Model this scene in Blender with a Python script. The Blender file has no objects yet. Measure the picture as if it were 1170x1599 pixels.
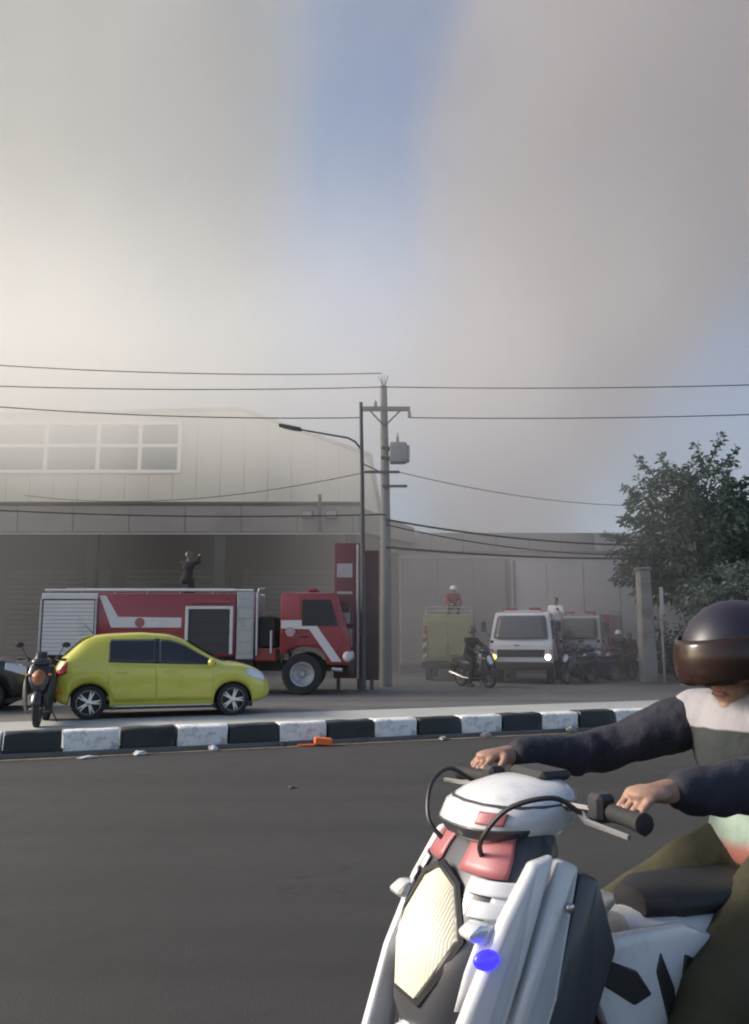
import bpy, bmesh, math, random
from mathutils import Vector, Matrix, noise as mnoise
R = math.radians
random.seed(7)
SC = bpy.context.scene
COL = SC.collection

# ------------------------------------------------------------------ camera
cam = bpy.data.cameras.new('camera'); cam_o = bpy.data.objects.new('camera', cam); COL.objects.link(cam_o)
cam.sensor_fit = 'VERTICAL'; cam.sensor_height = 24.0; cam.lens = 24.0 * 1300 / 1599
cam.clip_start = 0.05; cam.clip_end = 3000
cam_o.location = (0, 0, 1.4); cam_o.rotation_euler = (R(90 + 8.53), 0, 0)
SC.camera = cam_o
# ------------------------------------------------------------------ sky, sun, exposure
SUN_EL, SUN_AZ = R(26), R(-84)          # azimuth from +Y, negative = left of the view
world = bpy.data.worlds.new('World'); SC.world = world; world.use_nodes = True
wn = world.node_tree; bg = wn.nodes['Background']
sky = wn.nodes.new('ShaderNodeTexSky'); sky.sky_type = 'NISHITA'; sky.sun_disc = False
sky.sun_elevation = SUN_EL; sky.sun_rotation = SUN_AZ
sky.air_density = 0.8; sky.dust_density = 2.2; sky.ozone_density = 0.3
wn.links.new(sky.outputs[0], bg.inputs[0]); bg.inputs[1].default_value = 0.11
sl = bpy.data.lights.new('sun', 'SUN'); sl.energy = 2.2; sl.angle = R(14); sl.color = (1.0, 0.93, 0.83)
so = bpy.data.objects.new('sun', sl); COL.objects.link(so)
sd = Vector((math.sin(SUN_AZ) * math.cos(SUN_EL), math.cos(SUN_AZ) * math.cos(SUN_EL), math.sin(SUN_EL)))
so.rotation_euler = sd.to_track_quat('Z', 'Y').to_euler()
vs = SC.view_settings; vs.view_transform = 'Standard'; vs.look = 'None'; vs.gamma = 1.0; vs.use_curve_mapping = False
vs.exposure = 1.0
cy = SC.cycles
cy.use_denoising = True; cy.volume_bounces = 5; cy.max_bounces = 8; cy.diffuse_bounces = 3; cy.glossy_bounces = 3
cy.transparent_max_bounces = 8; cy.filter_width = 2.0; cy.volume_max_steps = 64; cy.volume_step_rate = 3.0; cy.sample_clamp_indirect = 6.0

# ------------------------------------------------------------------ materials
class S:
    """socket wrapper: builds Math nodes with operators"""
    def __init__(s, nt, k): s.nt, s.k = nt, k
    def m(s, op, o=None, o2=None, clamp=False):
        n = s.nt.nodes.new('ShaderNodeMath'); n.operation = op; n.use_clamp = clamp
        for i, v in enumerate((s, o, o2)):
            if v is None: continue
            if isinstance(v, S): s.nt.links.new(v.k, n.inputs[i])
            else: n.inputs[i].default_value = v
        return S(s.nt, n.outputs[0])
    def __add__(s, o): return s.m('ADD', o)
    __radd__ = __add__
    def __sub__(s, o): return s.m('SUBTRACT', o)
    def __rsub__(s, o): return (s * -1.0) + o
    def __mul__(s, o): return s.m('MULTIPLY', o)
    __rmul__ = __mul__
    def step(s, a, b):
        n = s.nt.nodes.new('ShaderNodeMapRange'); n.interpolation_type = 'SMOOTHSTEP'
        s.nt.links.new(s.k, n.inputs[0])
        for i, v in ((1, a), (2, b)):
            if isinstance(v, S): s.nt.links.new(v.k, n.inputs[i])
            else: n.inputs[i].default_value = v
        n.inputs[3].default_value = 0; n.inputs[4].default_value = 1
        return S(s.nt, n.outputs[0])
def noise_s(nt, scale, detail=3, rough=0.55, vec=None, dist=0.0):
    n = nt.nodes.new('ShaderNodeTexNoise'); n.inputs['Scale'].default_value = scale
    n.inputs['Detail'].default_value = detail; n.inputs['Roughness'].default_value = rough; n.inputs['Distortion'].default_value = dist
    if vec is not None: nt.links.new(vec, n.inputs['Vector'])
    return S(nt, n.outputs['Fac'])
def mixc(nt, fac, a, b):
    n = nt.nodes.new('ShaderNodeMix'); n.data_type = 'RGBA'
    if isinstance(fac, S): nt.links.new(fac.k, n.inputs[0])
    else: n.inputs[0].default_value = fac
    for i, v in ((6, a), (7, b)):
        if isinstance(v, tuple): n.inputs[i].default_value = (*v[:3], 1)
        else: nt.links.new(v, n.inputs[i])
    return n.outputs[2]
def mat(name, col, rough=0.6, metal=0.0, var=0.12, vscale=6.0, dirt=0.0, dirtcol=(0.10, 0.09, 0.08), dscale=2.5, bump=0.0, bscale=40.0,
        coat=0.0, spec=0.5, emit=None, estr=0.0, rvar=0.1):
    m = bpy.data.materials.new(name); m.use_nodes = True
    nt = m.node_tree; b = nt.nodes['Principled BSDF']
    tc = nt.nodes.new('ShaderNodeTexCoord'); vec = tc.outputs['Object']
    nz = noise_s(nt, vscale, 4, 0.6, vec)
    lo = tuple(max(0, c * (1 - var)) for c in col); hi = tuple(min(1, c * (1 + var)) for c in col)
    c = mixc(nt, nz, lo, hi)
    if dirt > 0:
        d = noise_s(nt, dscale, 5, 0.65, vec).step(0.62 - 0.35 * dirt, 0.85 - 0.2 * dirt) * min(1.0, dirt + 0.25)
        c = mixc(nt, d, c, dirtcol)
    nt.links.new(c, b.inputs['Base Color'])
    if rvar: nt.links.new((nz * (2 * rvar) + (rough - rvar)).m('ADD', 0.0, clamp=True).k, b.inputs['Roughness'])
    else: b.inputs['Roughness'].default_value = rough
    b.inputs['Metallic'].default_value = metal
    b.inputs['Coat Weight'].default_value = coat; b.inputs['Coat Roughness'].default_value = 0.06
    b.inputs['Specular IOR Level'].default_value = spec
    if bump > 0:
        bn = noise_s(nt, bscale, 3, 0.6, vec); bp = nt.nodes.new('ShaderNodeBump'); bp.inputs['Strength'].default_value = bump
        bp.inputs['Distance'].default_value = 0.02
        nt.links.new(bn.k, bp.inputs['Height']); nt.links.new(bp.outputs[0], b.inputs['Normal'])
    if emit: b.inputs['Emission Color'].default_value = (*emit, 1); b.inputs['Emission Strength'].default_value = estr
    return m

# ------------------------------------------------------------------ mesh builder
class G:
    def __init__(s): s.v, s.f = [], []
    def add(s, vs, fs):
        o = len(s.v); s.v += [tuple(p) for p in vs]; s.f += [tuple(i + o for i in f) for f in fs]; return s
    def bm(s, b, M=None):
        b.verts.ensure_lookup_table(); b.verts.index_update()
        s.add([(M @ v.co if M else v.co) for v in b.verts], [[v.index for v in f.verts] for f in b.faces]); b.free(); return s
    def box(s, x0, x1, y0, y1, z0, z1, bev=0.0, seg=1, M=None):
        b = bmesh.new(); bmesh.ops.create_cube(b, size=1)
        for v in b.verts: v.co = Vector(((x0 + x1) / 2 + v.co.x * (x1 - x0), (y0 + y1) / 2 + v.co.y * (y1 - y0), (z0 + z1) / 2 + v.co.z * (z1 - z0)))
        if bev > 0: bmesh.ops.bevel(b, geom=b.edges[:] , offset=min(bev, .49 * min(x1 - x0, y1 - y0, z1 - z0)), segments=seg, affect='EDGES', profile=0.5)
        return s.bm(b, M)
    def prism(s, poly, lo, hi, axis='y', bev=0.0, seg=1, M=None):
        """poly in the two other axes: axis y -> (x,z), x -> (y,z), z -> (x,y)"""
        def P(a, c, t): return {'y': (a, t, c), 'x': (t, a, c), 'z': (a, c, t)}[axis]
        b = bmesh.new(); n = len(poly)
        A = [b.verts.new(P(a, c, lo)) for a, c in poly]; B = [b.verts.new(P(a, c, hi)) for a, c in poly]
        b.faces.new(A); b.faces.new(B[::-1])
        for i in range(n): b.faces.new((A[i], B[i], B[(i + 1) % n], A[(i + 1) % n]))
        bmesh.ops.recalc_face_normals(b, faces=b.faces[:])
        if bev > 0: bmesh.ops.bevel(b, geom=b.edges[:], offset=bev, segments=seg, affect='EDGES', profile=0.5, clamp_overlap=True)
        return s.bm(b, M)
    def tube(s, pts, rad, n=8, caps=True, flat=None):
        pts = [Vector(p) for p in pts]; k = len(pts)
        if not isinstance(rad, (list, tuple)): rad = [rad] * k
        rings = []; ref = None
        for i, p in enumerate(pts):
            d = (pts[min(i + 1, k - 1)] - pts[max(i - 1, 0)]).normalized()
            if ref is None: ref = Vector((0, 0, 1)) if abs(d.z) < .9 else Vector((1, 0, 0))
            u = (ref - d * ref.dot(d)).normalized(); w = d.cross(u); ref = u
            r = rad[i]; ra, rb = (r if isinstance(r, tuple) else (r, r))
            rings.append([p + u * (math.cos(2 * math.pi * j / n) * ra) + w * (math.sin(2 * math.pi * j / n) * rb) for j in range(n)])
        vs = [q for r_ in rings for q in r_]; fs = []
        for i in range(k - 1):
            for j in range(n):
                a, b_ = i * n + j, i * n + (j + 1) % n; fs.append((a, b_, b_ + n, a + n))
        if caps: fs.append(tuple(range(n))[::-1]); fs.append(tuple((k - 1) * n + j for j in range(n)))
        return s.add(vs, fs)
    def ell(s, c, r, nu=16, nv=10, M=None):
        vs = []; fs = []
        for i in range(nv + 1):
            t = math.pi * i / nv
            for j in range(nu):
                p = 2 * math.pi * j / nu
                q = Vector((r[0] * math.sin(t) * math.cos(p), r[1] * math.sin(t) * math.sin(p), r[2] * math.cos(t)))
                vs.append((M @ q if M else q) + Vector(c))
        for i in range(nv):
            for j in range(nu):
                a, b = i * nu + j, i * nu + (j + 1) % nu; fs.append((a, a + nu, b + nu, b))
        return s.add(vs, fs)
    def lathe(s, prof, n=24, axis='y', c=(0, 0, 0), closed=False):
        """prof: list of (radius, along)"""
        vs = []; k = len(prof)
        for r, t in prof:
            for j in range(n):
                a = 2 * math.pi * j / n; p, q = r * math.cos(a), r * math.sin(a)
                vs.append({'y': (c[0] + p, c[1] + t, c[2] + q), 'z': (c[0] + p, c[1] + q, c[2] + t), 'x': (c[0] + t, c[1] + p, c[2] + q)}[axis])
        fs = []
        for i in range(k if closed else k - 1):
            for j in range(n):
                a, b = i * n + j, i * n + (j + 1) % n; a2, b2 = ((i + 1) % k) * n + j, ((i + 1) % k) * n + (j + 1) % n
                fs.append((a, b, b2, a2))
        if not closed: fs.append(tuple(range(n))[::-1]); fs.append(tuple((k - 1) * n + j for j in range(n)))
        return s.add(vs, fs)
    def grid(s, P):
        """P: rows of points"""
        r, c = len(P), len(P[0])
        return s.add([p for row in P for p in row], [(i * c + j, i * c + j + 1, (i + 1) * c + j + 1, (i + 1) * c + j) for i in range(r - 1) for j in range(c - 1)])
    def mesh(s, name, m, smooth=35, weld=False):
        me = bpy.data.meshes.new(name); me.from_pydata(s.v, [], s.f)
        b = bmesh.new(); b.from_mesh(me)
        if weld: bmesh.ops.remove_doubles(b, verts=b.verts[:], dist=1e-4)
        bmesh.ops.recalc_face_normals(b, faces=b.faces[:]); b.to_mesh(me); b.free()
        if smooth:
            me.shade_smooth()
            if smooth < 180: me.set_sharp_from_angle(angle=R(smooth))
        me.materials.append(m); return me
    def build(s, name, m, parent=None, smooth=35, weld=False):
        return link(name, s.mesh(name, m, smooth, weld), parent)
def link(name, me, parent=None):
    o = bpy.data.objects.new(name, me); COL.objects.link(o)
    if parent is not None: o.parent = parent
    return o
def tag(o, label=None, cat=None, group=None, kind=None):
    if label: o['label'] = label
    if cat: o['category'] = cat
    if group: o['group'] = group
    if kind: o['kind'] = kind
    return o
def thing(name, label, cat, loc=(0, 0, 0), rz=0.0, group=None):
    o = bpy.data.objects.new(name, None); COL.objects.link(o); o.empty_display_size = .2
    o.location = loc; o.rotation_euler = (0, 0, rz); return tag(o, label, cat, group)
def copy_tree(o, parent=None):
    c = o.copy(); COL.objects.link(c); c.parent = parent
    for ch in list(o.children): copy_tree(ch, c)
    return c
def solid(o, t):
    md = o.modifiers.new('thickness', 'SOLIDIFY'); md.thickness = t; md.offset = 0; return o
def organic(o, vox, smooth=4, factor=0.6):
    md = o.modifiers.new('remesh', 'REMESH'); md.mode = 'VOXEL'; md.voxel_size = vox; md.use_smooth_shade = True
    sm = o.modifiers.new('smooth', 'SMOOTH'); sm.iterations = smooth; sm.factor = factor; return o
def folds(o, strength=.014, size=.07):
    tx = bpy.data.textures.new('folds', 'CLOUDS'); tx.noise_scale = size; tx.noise_depth = 2
    md = o.modifiers.new('folds', 'DISPLACE'); md.texture = tx; md.strength = strength; md.mid_level = .5; md.texture_coords = 'LOCAL'; return o
def spline(pts, k=6):
    P = [Vector(p) for p in pts]; P = [P[0] * 2 - P[1]] + P + [P[-1] * 2 - P[-2]]; out_ = []
    for a, b, c, d in zip(P, P[1:], P[2:], P[3:]):
        for i in range(k):
            t = i / k; out_.append(.5 * ((2 * b) + (c - a) * t + (2 * a - 5 * b + 4 * c - d) * t * t + (3 * b - a - 3 * c + d) * t ** 3))
    return out_ + [P[-2]]
def lerp(a, b, t): return a + (b - a) * t
def interp(keys, x):
    """smooth (pchip-like) interpolation through sorted (x, v...) keys"""
    if x <= keys[0][0]: return keys[0][1:]
    for (a, b) in zip(keys, keys[1:]):
        if x <= b[0]:
            t = (x - a[0]) / (b[0] - a[0]); return tuple(lerp(p, q, t) for p, q in zip(a[1:], b[1:]))
    return keys[-1][1:]
# ================================================================== THE SETTING
def asphalt(name, col, wet=0.0):
    m = bpy.data.materials.new(name); m.use_nodes = True; nt = m.node_tree; b = nt.nodes['Principled BSDF']
    vec = nt.nodes.new('ShaderNodeTexCoord').outputs['Object']
    big = noise_s(nt, 0.35, 5, 0.6, vec); fine = noise_s(nt, 90, 2, 0.7, vec); mid = noise_s(nt, 3.0, 5, 0.65, vec, 0.6)
    c = mixc(nt, big.step(0.3, 0.7), tuple(k * .82 for k in col), tuple(k * 1.15 for k in col))
    c = mixc(nt, fine.step(0.35, 0.75) * 0.55, c, tuple(min(1, k * 1.9) for k in col))
    c = mixc(nt, mid.step(0.55, 0.75) * 0.35, c, tuple(k * .6 for k in col))
    # faint tyre-polished bands and a repaired crack running along the carriageway
    mp = nt.nodes.new('ShaderNodeMapping'); mp.inputs['Rotation'].default_value = (0, 0, R(-21)); mp.inputs['Scale'].default_value = (.05, 1, 1)
    nt.links.new(vec, mp.inputs[0]); band = noise_s(nt, 0.9, 3, 0.5, mp.outputs[0])
    c = mixc(nt, band.step(0.48, 0.66) * 0.6, c, tuple(k * .62 for k in col))
    # hairline cracks, oil drips and lighter worn patches
    wv = nt.nodes.new('ShaderNodeMapping'); nt.links.new(vec, wv.inputs[0]); vo = nt.nodes.new('ShaderNodeTexVoronoi'); vo.feature = 'DISTANCE_TO_EDGE'; vo.inputs['Scale'].default_value = .55
    dn = nt.nodes.new('ShaderNodeTexNoise'); dn.inputs['Scale'].default_value = 1.6; dn.inputs['Detail'].default_value = 5; nt.links.new(vec, dn.inputs['Vector'])
    va = nt.nodes.new('ShaderNodeVectorMath'); va.operation = 'MULTIPLY_ADD'; va.inputs[1].default_value = (.9, .9, 0); nt.links.new(dn.outputs['Color'], va.inputs[0]); nt.links.new(vec, va.inputs[2]); nt.links.new(va.outputs[0], vo.inputs['Vector'])
    crack = S(nt, vo.outputs['Distance']).step(.012, .003) * big.step(.5, .62)
    c = mixc(nt, crack * .75, c, tuple(k * .35 for k in col))
    oil = noise_s(nt, 1.1, 3, .5, vec, .4).step(.68, .76)
    c = mixc(nt, oil * .5, c, tuple(k * .45 for k in col))
    worn = noise_s(nt, .22, 4, .6, vec).step(.52, .6)
    c = mixc(nt, worn * .3, c, tuple(k * 1.45 for k in col))
    nt.links.new(c, b.inputs['Base Color'])
    nt.links.new((mid * 0.3 + (0.62 - wet)).k, b.inputs['Roughness'])
    bp = nt.nodes.new('ShaderNodeBump'); bp.inputs['Strength'].default_value = 0.35; bp.inputs['Distance'].default_value = 0.006
    nt.links.new((fine + mid * 0.5).k, bp.inputs['Height']); nt.links.new(bp.outputs[0], b.inputs['Normal'])
    return m
M_road = asphalt('asphalt', (0.025, 0.024, 0.0235))
M_yard = asphalt('yard_asphalt', (0.125, 0.120, 0.116), 0.05)
M_verge = mat('worn_concrete', (0.42, 0.425, 0.40), .8, var=.15, vscale=1.3, dirt=.25, dirtcol=(.13, .13, .125), dscale=.9, bump=.2, bscale=30)
M_white = mat('kerb_white_paint', (0.78, 0.76, 0.73), .6, var=.1, dirt=.6, dirtcol=(.22, .20, .17), dscale=7, bump=.25, bscale=25)
M_black = mat('kerb_black_paint', (0.018, 0.019, 0.020), .5, var=.3, dirt=.3, dirtcol=(.10, .09, .08), dscale=6, bump=.25, bscale=25)
M_yellow = mat('faded_line_paint', (0.50, 0.38, 0.22), .7, var=.2, dirt=.6, dirtcol=(.12, .10, .09), dscale=7, bump=.1)

g = G(); N = 48
g.grid([[(-400 + 800 * j / N, -60 + 900 * i / N, 0) for j in range(N + 1)] for i in range(N + 1)])
tag(g.build('ground', M_road, smooth=0), kind='structure')

# road axis: the divider runs 21 degrees off the picture plane
RA = R(21.2); RU = Vector((math.cos(RA), math.sin(RA), 0)); RN = Vector((-math.sin(RA), math.cos(RA), 0)); K0 = Vector((-4.35, 9.98, 0))
def rp(s, n, z=0): p = K0 + RU * s + RN * n; return (p.x, p.y, z)
def strip(name, m, s0, s1, n0, n1, z, k=60):
    g = G(); g.grid([[rp(lerp(s0, s1, j / k), n, z) for j in range(k + 1)] for n in (n0, n1)])
    return tag(g.build(name, m, smooth=0), kind='structure')
strip('far_carriageway', M_yard, -60, 90, 3.5, 40, .004)
strip('verge', M_verge, -60, 90, .2, 4.5, .008)
# painted edge line beside the kerb: an uneven, chipped band
g = G(); rows = [[], []]
for i in range(220):
    s = -14 + i * .17; w = .055 + .022 * mnoise.noise((s * .9, 0, 0)); rows[0].append(rp(s, -.17 - w, .004)); rows[1].append(rp(s, -.17 + w * .7, .004))
g.grid(rows); tag(g.build('edge_line', M_yellow, smooth=0), kind='structure')
# kerb: footing (structure) with each painted stone a piece of it
fb = G().prism([(-.05, -.15), (.36, -.15), (.36, .05), (-.05, .05)], -14, 24, 'x')
kerb = fb.build('kerb', mat('kerb_footing', (.16, .15, .14), .85, dirt=.5, bump=.3)); tag(kerb, kind='structure')
kerb.location = K0; kerb.rotation_euler = (0, 0, RA)
def stone_mesh(m, sd):
    rnd = random.Random(sd); b = G()
    b.prism([(0, .005), (.31, .005), (.31, .27), (.275, .285), (.045, .285), (.015, .26)], -.32, .32, 'x', bev=.012, seg=2)
    me = b.mesh('kerb_stone', m)
    bb = bmesh.new(); bb.from_mesh(me); bmesh.ops.subdivide_edges(bb, edges=bb.edges[:], cuts=2, use_grid_fill=True)
    for v in bb.verts:
        v.co += Vector((mnoise.noise(v.co * 5 + Vector((sd, 0, 0))), mnoise.noise(v.co * 6 + Vector((0, sd, 0))), mnoise.noise(v.co * 5 + Vector((0, 0, sd))))) * .02
    bb.to_mesh(me); bb.free(); me.set_sharp_from_angle(angle=R(40)); return me
WM = [stone_mesh(M_white, k) for k in (1, 5)]; BM = [stone_mesh(M_black, k) for k in (9, 14)]
for i in range(-16, 31):
    o = link('kerb_stone', (WM if i % 2 else BM)[(i // 2) % 2], kerb)
    o.location = (.35 + i * .664 + random.uniform(-.006, .006), random.uniform(-.008, .008), random.uniform(-.012, .006)); o.rotation_euler = (random.uniform(-.01, .01), random.uniform(-.008, .008), random.uniform(-.012, .012))

# ------------------------------------------------------------------ left building
M_clad = mat('pale_metal_cladding', (.66, .62, .54), .6, var=.08, vscale=.4, dirt=.3, dirtcol=(.22, .20, .18), dscale=.25)
M_roof = mat('grey_roof_sheet', (.38, .38, .38), .55, var=.1, vscale=.3, dirt=.3, dirtcol=(.17, .16, .15), dscale=.3)
M_fasc = mat('grey_fascia', (.25, .228, .212), .6, var=.1, dirt=.4, dirtcol=(.12, .11, .10), dscale=.5)
M_dark = mat('dark_wall', (.04, .037, .034), .8, var=.2, vscale=.7, dirt=.3, dirtcol=(.035, .033, .032))  # near-black wall colour with slight random mottling
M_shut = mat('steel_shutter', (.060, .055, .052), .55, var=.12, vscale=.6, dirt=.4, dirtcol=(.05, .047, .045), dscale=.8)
M_frame = mat('white_window_frame', (.86, .85, .82), .5, var=.05)
M_glass = mat('dull_window_glass', (.10, .12, .13), .12, var=.1, rvar=.03)
bl = thing('warehouse', 'large pale warehouse with sloping roof and white framed windows, left behind the fire engine', 'building')
# main gabled volume: end wall profile extruded backwards
prof = [(-26, 0), (-26, 10.7), (-5.84, 11.17), (-.2, 9.15), (.35, 6.2), (.35, 0)]
G().prism(prof, 35.2, 62, 'y').build('wall', M_clad, bl, smooth=0)
def topz(x): return interp([(a, b) for a, b in ((-26, 10.7), (-5.84, 11.17), (-.2, 9.15), (.35, 6.2))], x)[0]
x = -26.0
while x < -.3:                                       # upright cladding sheets, each with a folded seam
    w = 1.02; x1 = min(x + w, .2); g = G(); z0 = 6.35
    poly = [(x + .008, z0), (x1 - .008, z0), (x1 - .008, topz(x1) - .06), (x + .008, topz(x) - .06)]
    if not (-17.2 < x < -9.4): g.prism(poly, 35.14, 35.195, 'y', bev=.012)
    else:
        g.prism([(x + .008, z0), (x1 - .008, z0), (x1 - .008, 8.3), (x + .008, 8.3)], 35.14, 35.195, 'y', bev=.012)
    g.build('cladding_panel', M_clad, bl); x += w
# verge trim along the roof edge
g = G()
for (a, b_), (c, d) in zip(prof[1:5], prof[2:5]): g.tube([(a, 35.1, b_ + .02), (c, 35.1, d + .02)], .09, 6)
g.build('roof_trim', M_fasc, bl)
# ribbon window: frame, transoms, mullions and separate panes
fx0, fx1, fz0, fz1 = -17.2, -8.4, 8.42, 10.55
wcols = [-17.2, -16.3, -14.15, -11.9, -10.1, -8.4]; wz = [8.42, 9.55, 10.55]
win = G()
for z in wz: win.box(fx0 - .07, fx1 + .07, 35.02, 35.17, z - .07, z + .07)
for xx in wcols: win.box(xx - .08, xx + .08, 35.03, 35.16, fz0 + .071, fz1 - .071)
wf = win.build('window', M_frame, bl, smooth=0)
for a, b_ in zip(wcols, wcols[1:]):
    for c, d in zip(wz, wz[1:]): G().box(a + .08, b_ - .08, 35.08, 35.11, c + .07, d - .07).build('pane', M_glass, wf, smooth=0)
# lower front: canopy with fascia panels over dark shutters
G().prism([(31.02, 6.16), (31.02, 6.3), (35.1, 6.75), (35.1, 6.6)], -26, -.55, 'x').build('canopy_roof', M_roof, bl, smooth=0)
x = -26.0
while x < -.7:
    x1 = min(x + 2.1, -.56); G().box(x + .012, x1 - .012, 30.92, 31.0, 5.28, 6.27, bev=.01).build('fascia_panel', M_fasc, bl); x = x1
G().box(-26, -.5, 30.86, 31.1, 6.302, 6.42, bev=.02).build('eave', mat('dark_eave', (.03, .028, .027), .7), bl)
G().box(-26, -.55, 30.96, 31.06, 5.2, 5.262).build('gutter', mat('pale_gutter', (.42, .41, .40), .5), bl)
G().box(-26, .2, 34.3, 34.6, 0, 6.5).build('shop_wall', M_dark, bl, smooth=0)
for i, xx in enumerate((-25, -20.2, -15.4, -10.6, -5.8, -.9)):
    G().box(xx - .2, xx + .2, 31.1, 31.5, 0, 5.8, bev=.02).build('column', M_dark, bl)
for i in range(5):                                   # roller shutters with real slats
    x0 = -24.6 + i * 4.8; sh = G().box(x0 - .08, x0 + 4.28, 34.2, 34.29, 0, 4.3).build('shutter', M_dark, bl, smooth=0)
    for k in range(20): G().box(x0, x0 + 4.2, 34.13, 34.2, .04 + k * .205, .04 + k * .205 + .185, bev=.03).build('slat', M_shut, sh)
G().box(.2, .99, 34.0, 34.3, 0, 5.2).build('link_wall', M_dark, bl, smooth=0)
# corner return of the canopy towards the lower block
G().prism([(-.55, 5.3), (1.5, 4.9), (1.5, 5.45), (-.55, 6.25)], 31.05, 33.0, 'y').build('corner_fascia', M_fasc, bl, smooth=0)

# ------------------------------------------------------------------ lower block on the right
M_conc = mat('smoke_stained_plaster', (.62, .58, .54), .8, var=.12, vscale=.5, dirt=.45, dirtcol=(.17, .155, .145), dscale=.35, bump=.1, bscale=8)
M_sign = mat('weathered_sign_face', (.50, .49, .47), .55, var=.15, vscale=1.5, dirt=.5, dirtcol=(.2, .19, .18), dscale=1.2)
br = thing('low_warehouse', 'long low grey warehouse with sign band under its roof edge, behind the small trucks', 'building')
G().box(1.0, 12.6, 33.2, 60, 0, 4.8).build('wall', M_conc, br, smooth=0)
G().box(.97, 12.63, 32.972, 33.03, 4.74, 5.46).build('sign_backing', M_dark, br, smooth=0)
G().prism([(33.0, 4.72), (33.0, 4.86), (46, 6.4), (46, 6.2)], .6, 13, 'x').build('roof', M_roof, br, smooth=0)
for i in range(9):
    a = .95 + i * 1.3; G().box(a, a + 1.27, 32.9, 32.97, 4.75, 5.5, bev=.01).build('sign_panel', M_sign if i in (6, 7) else M_fasc, br)
for i in range(8):
    a = 1.05 + i * 1.45; top = 4.1 + .055 * i if i >= 3 else 4.5
    G().box(a + .015, a + 1.435, 33.1, 33.195, .35, top, bev=.012).build('wall_panel', M_conc if i >= 3 else M_fasc, br)
G().box(1.0, 12.6, 33.05, 33.195, 0, .33).build('plinth', M_dark, br, smooth=0)
for xx in (5.25, 5.55): G().box(xx - .04, xx + .04, 33.0, 33.09, .1, 4.4).build('downpipe', M_shut, br)
# ================================================================== STREET FURNITURE
M_pole = mat('concrete_pole', (.22, .21, .20), .8, var=.12, dirt=.3, bump=.15)
M_gal = mat('dark_galvanised_steel', (.075, .078, .08), .55, .4, var=.15)
M_steel = mat('brushed_steel', (.45, .45, .45), .35, .9, var=.1)
M_wire = mat('black_cable', (.02, .02, .022), .6, var=.1)
M_ins = mat('grey_porcelain', (.30, .30, .32), .25, var=.05)
M_tin = mat('transformer_grey', (.26, .27, .28), .5, var=.1, dirt=.3)
PX, PY = .33, 24.0
up = thing('utility_pole', 'tall concrete power pole carrying a crossarm and a grey transformer', 'utility pole', (PX, PY, 0))
G().tube([(0, 0, -.3), (0, 0, 3), (-.02, 0, 6), (-.06, 0, 8.75)], [.17, .155, .13, .10], 14).build('pole', M_pole, up)
cr = G().box(-.78, .72, -.16, -.06, 8.0, 8.13, bev=.01).build('crossarm', M_pole, up)
G().tube([(-.45, -.11, 8.0), (-.05, -.13, 7.55)], .022, 6).tube([(.42, -.11, 8.0), (-.02, -.13, 7.55)], .022, 6).build('brace', M_gal, up)
insp = [(-.72, -.11, 8.0, -1), (.7, -.11, 8.0, -1), (-.3, -.11, 8.13, 1)]
for x, y, z, s in insp:
    G().lathe([(.015, 0), (.05, .02), (.055, .06), (.03, .075), (.05, .09), (.05, .13), (.02, .15), (.02, .2)] if s > 0 else [(.02, -.2), (.055, -.19), (.055, -.12), (.03, -.1), (.05, -.08), (.05, -.03), (.015, 0)], 12, 'z', (x, y, z)).build('insulator', M_ins, up)
tr = G().box(.12, .62, -.22, .22, 6.45, 7.05, bev=.05, seg=2).build('transformer', M_tin, up)
for k in range(5): G().box(.625, .70, -.2 + k * .09, -.17 + k * .09, 6.5, 6.95).build('cooling_fin', M_tin, tr)
for k in (-.1, .1): G().lathe([(.02, 0), (.05, .03), (.03, .06), (.05, .09), (.03, .12), (.045, .15), (.015, .2), (.015, .3)], 10, 'z', (.35, k, 7.05)).build('bushing', M_ins, tr)
G().box(-.14, .14, -.15, .16, 6.55, 6.63).box(-.13, .13, -.145, .155, 6.85, 6.92).build('bracket', M_gal, up)
for z, a, b in ((6.12, -.62, .4), (5.7, -.1, .62)):
    G().box(a, b, -.2, -.13, z, z + .07).build('cable_bracket', M_gal, up)
g = G()
for k in range(9):
    a = k * .7; g.tube([(-.06, 0, 8.7), (-.06 + math.cos(a) * .07, math.sin(a) * .07, 8.9), (-.06 + math.cos(a) * (.13 + .02 * (k % 3)), math.sin(a) * .13, 9.1)], [.012, .01, .006], 5)
g.build('bird_spikes', M_gal, up)
G().tube([(-.15, -.1, 8.75), (.05, -.1, 8.75)], .03, 6).build('top_clamp', M_gal, up)

lp = thing('street_lamp', 'slender dark street lamp with long arm reaching left, beside the power pole', 'street lamp', (-.30, 22.0, 0))
G().tube([(0, 0, -.2), (.0, 0, 2.0), (-.03, 0, 5.5), (-.07, 0, 7.72)], [.085, .07, .055, .045], 12).build('post', M_gal, lp)
G().box(-.16, .16, -.16, .16, 0, .03, bev=.01).build('base_plate', M_gal, lp)
G().tube([(-.07, 0, 6.42), (-.22, 0, 6.62), (-.42, 0, 6.73), (-1.1, 0, 6.85), (-1.75, 0, 6.97)], [.03, .028, .027, .025, .022], 8).build('arm', M_gal, lp)
lh = G().prism([(-2.3, 7.05), (-2.28, 7.12), (-1.7, 7.01), (-1.66, 6.93), (-1.75, 6.92)], -.09, .09, 'y', bev=.02, seg=2).build('lamp_head', M_gal, lp)
G().prism([(-2.2, 7.02), (-1.85, 6.935), (-1.85, 6.925), (-2.2, 7.01)], -.06, .06, 'y').build('lens', M_ins, lh)
G().tube([(0, -.05, 6.0), (.55, 1.5, 6.05)], .018, 6).build('tie_bar', M_gal, lp)

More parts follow.
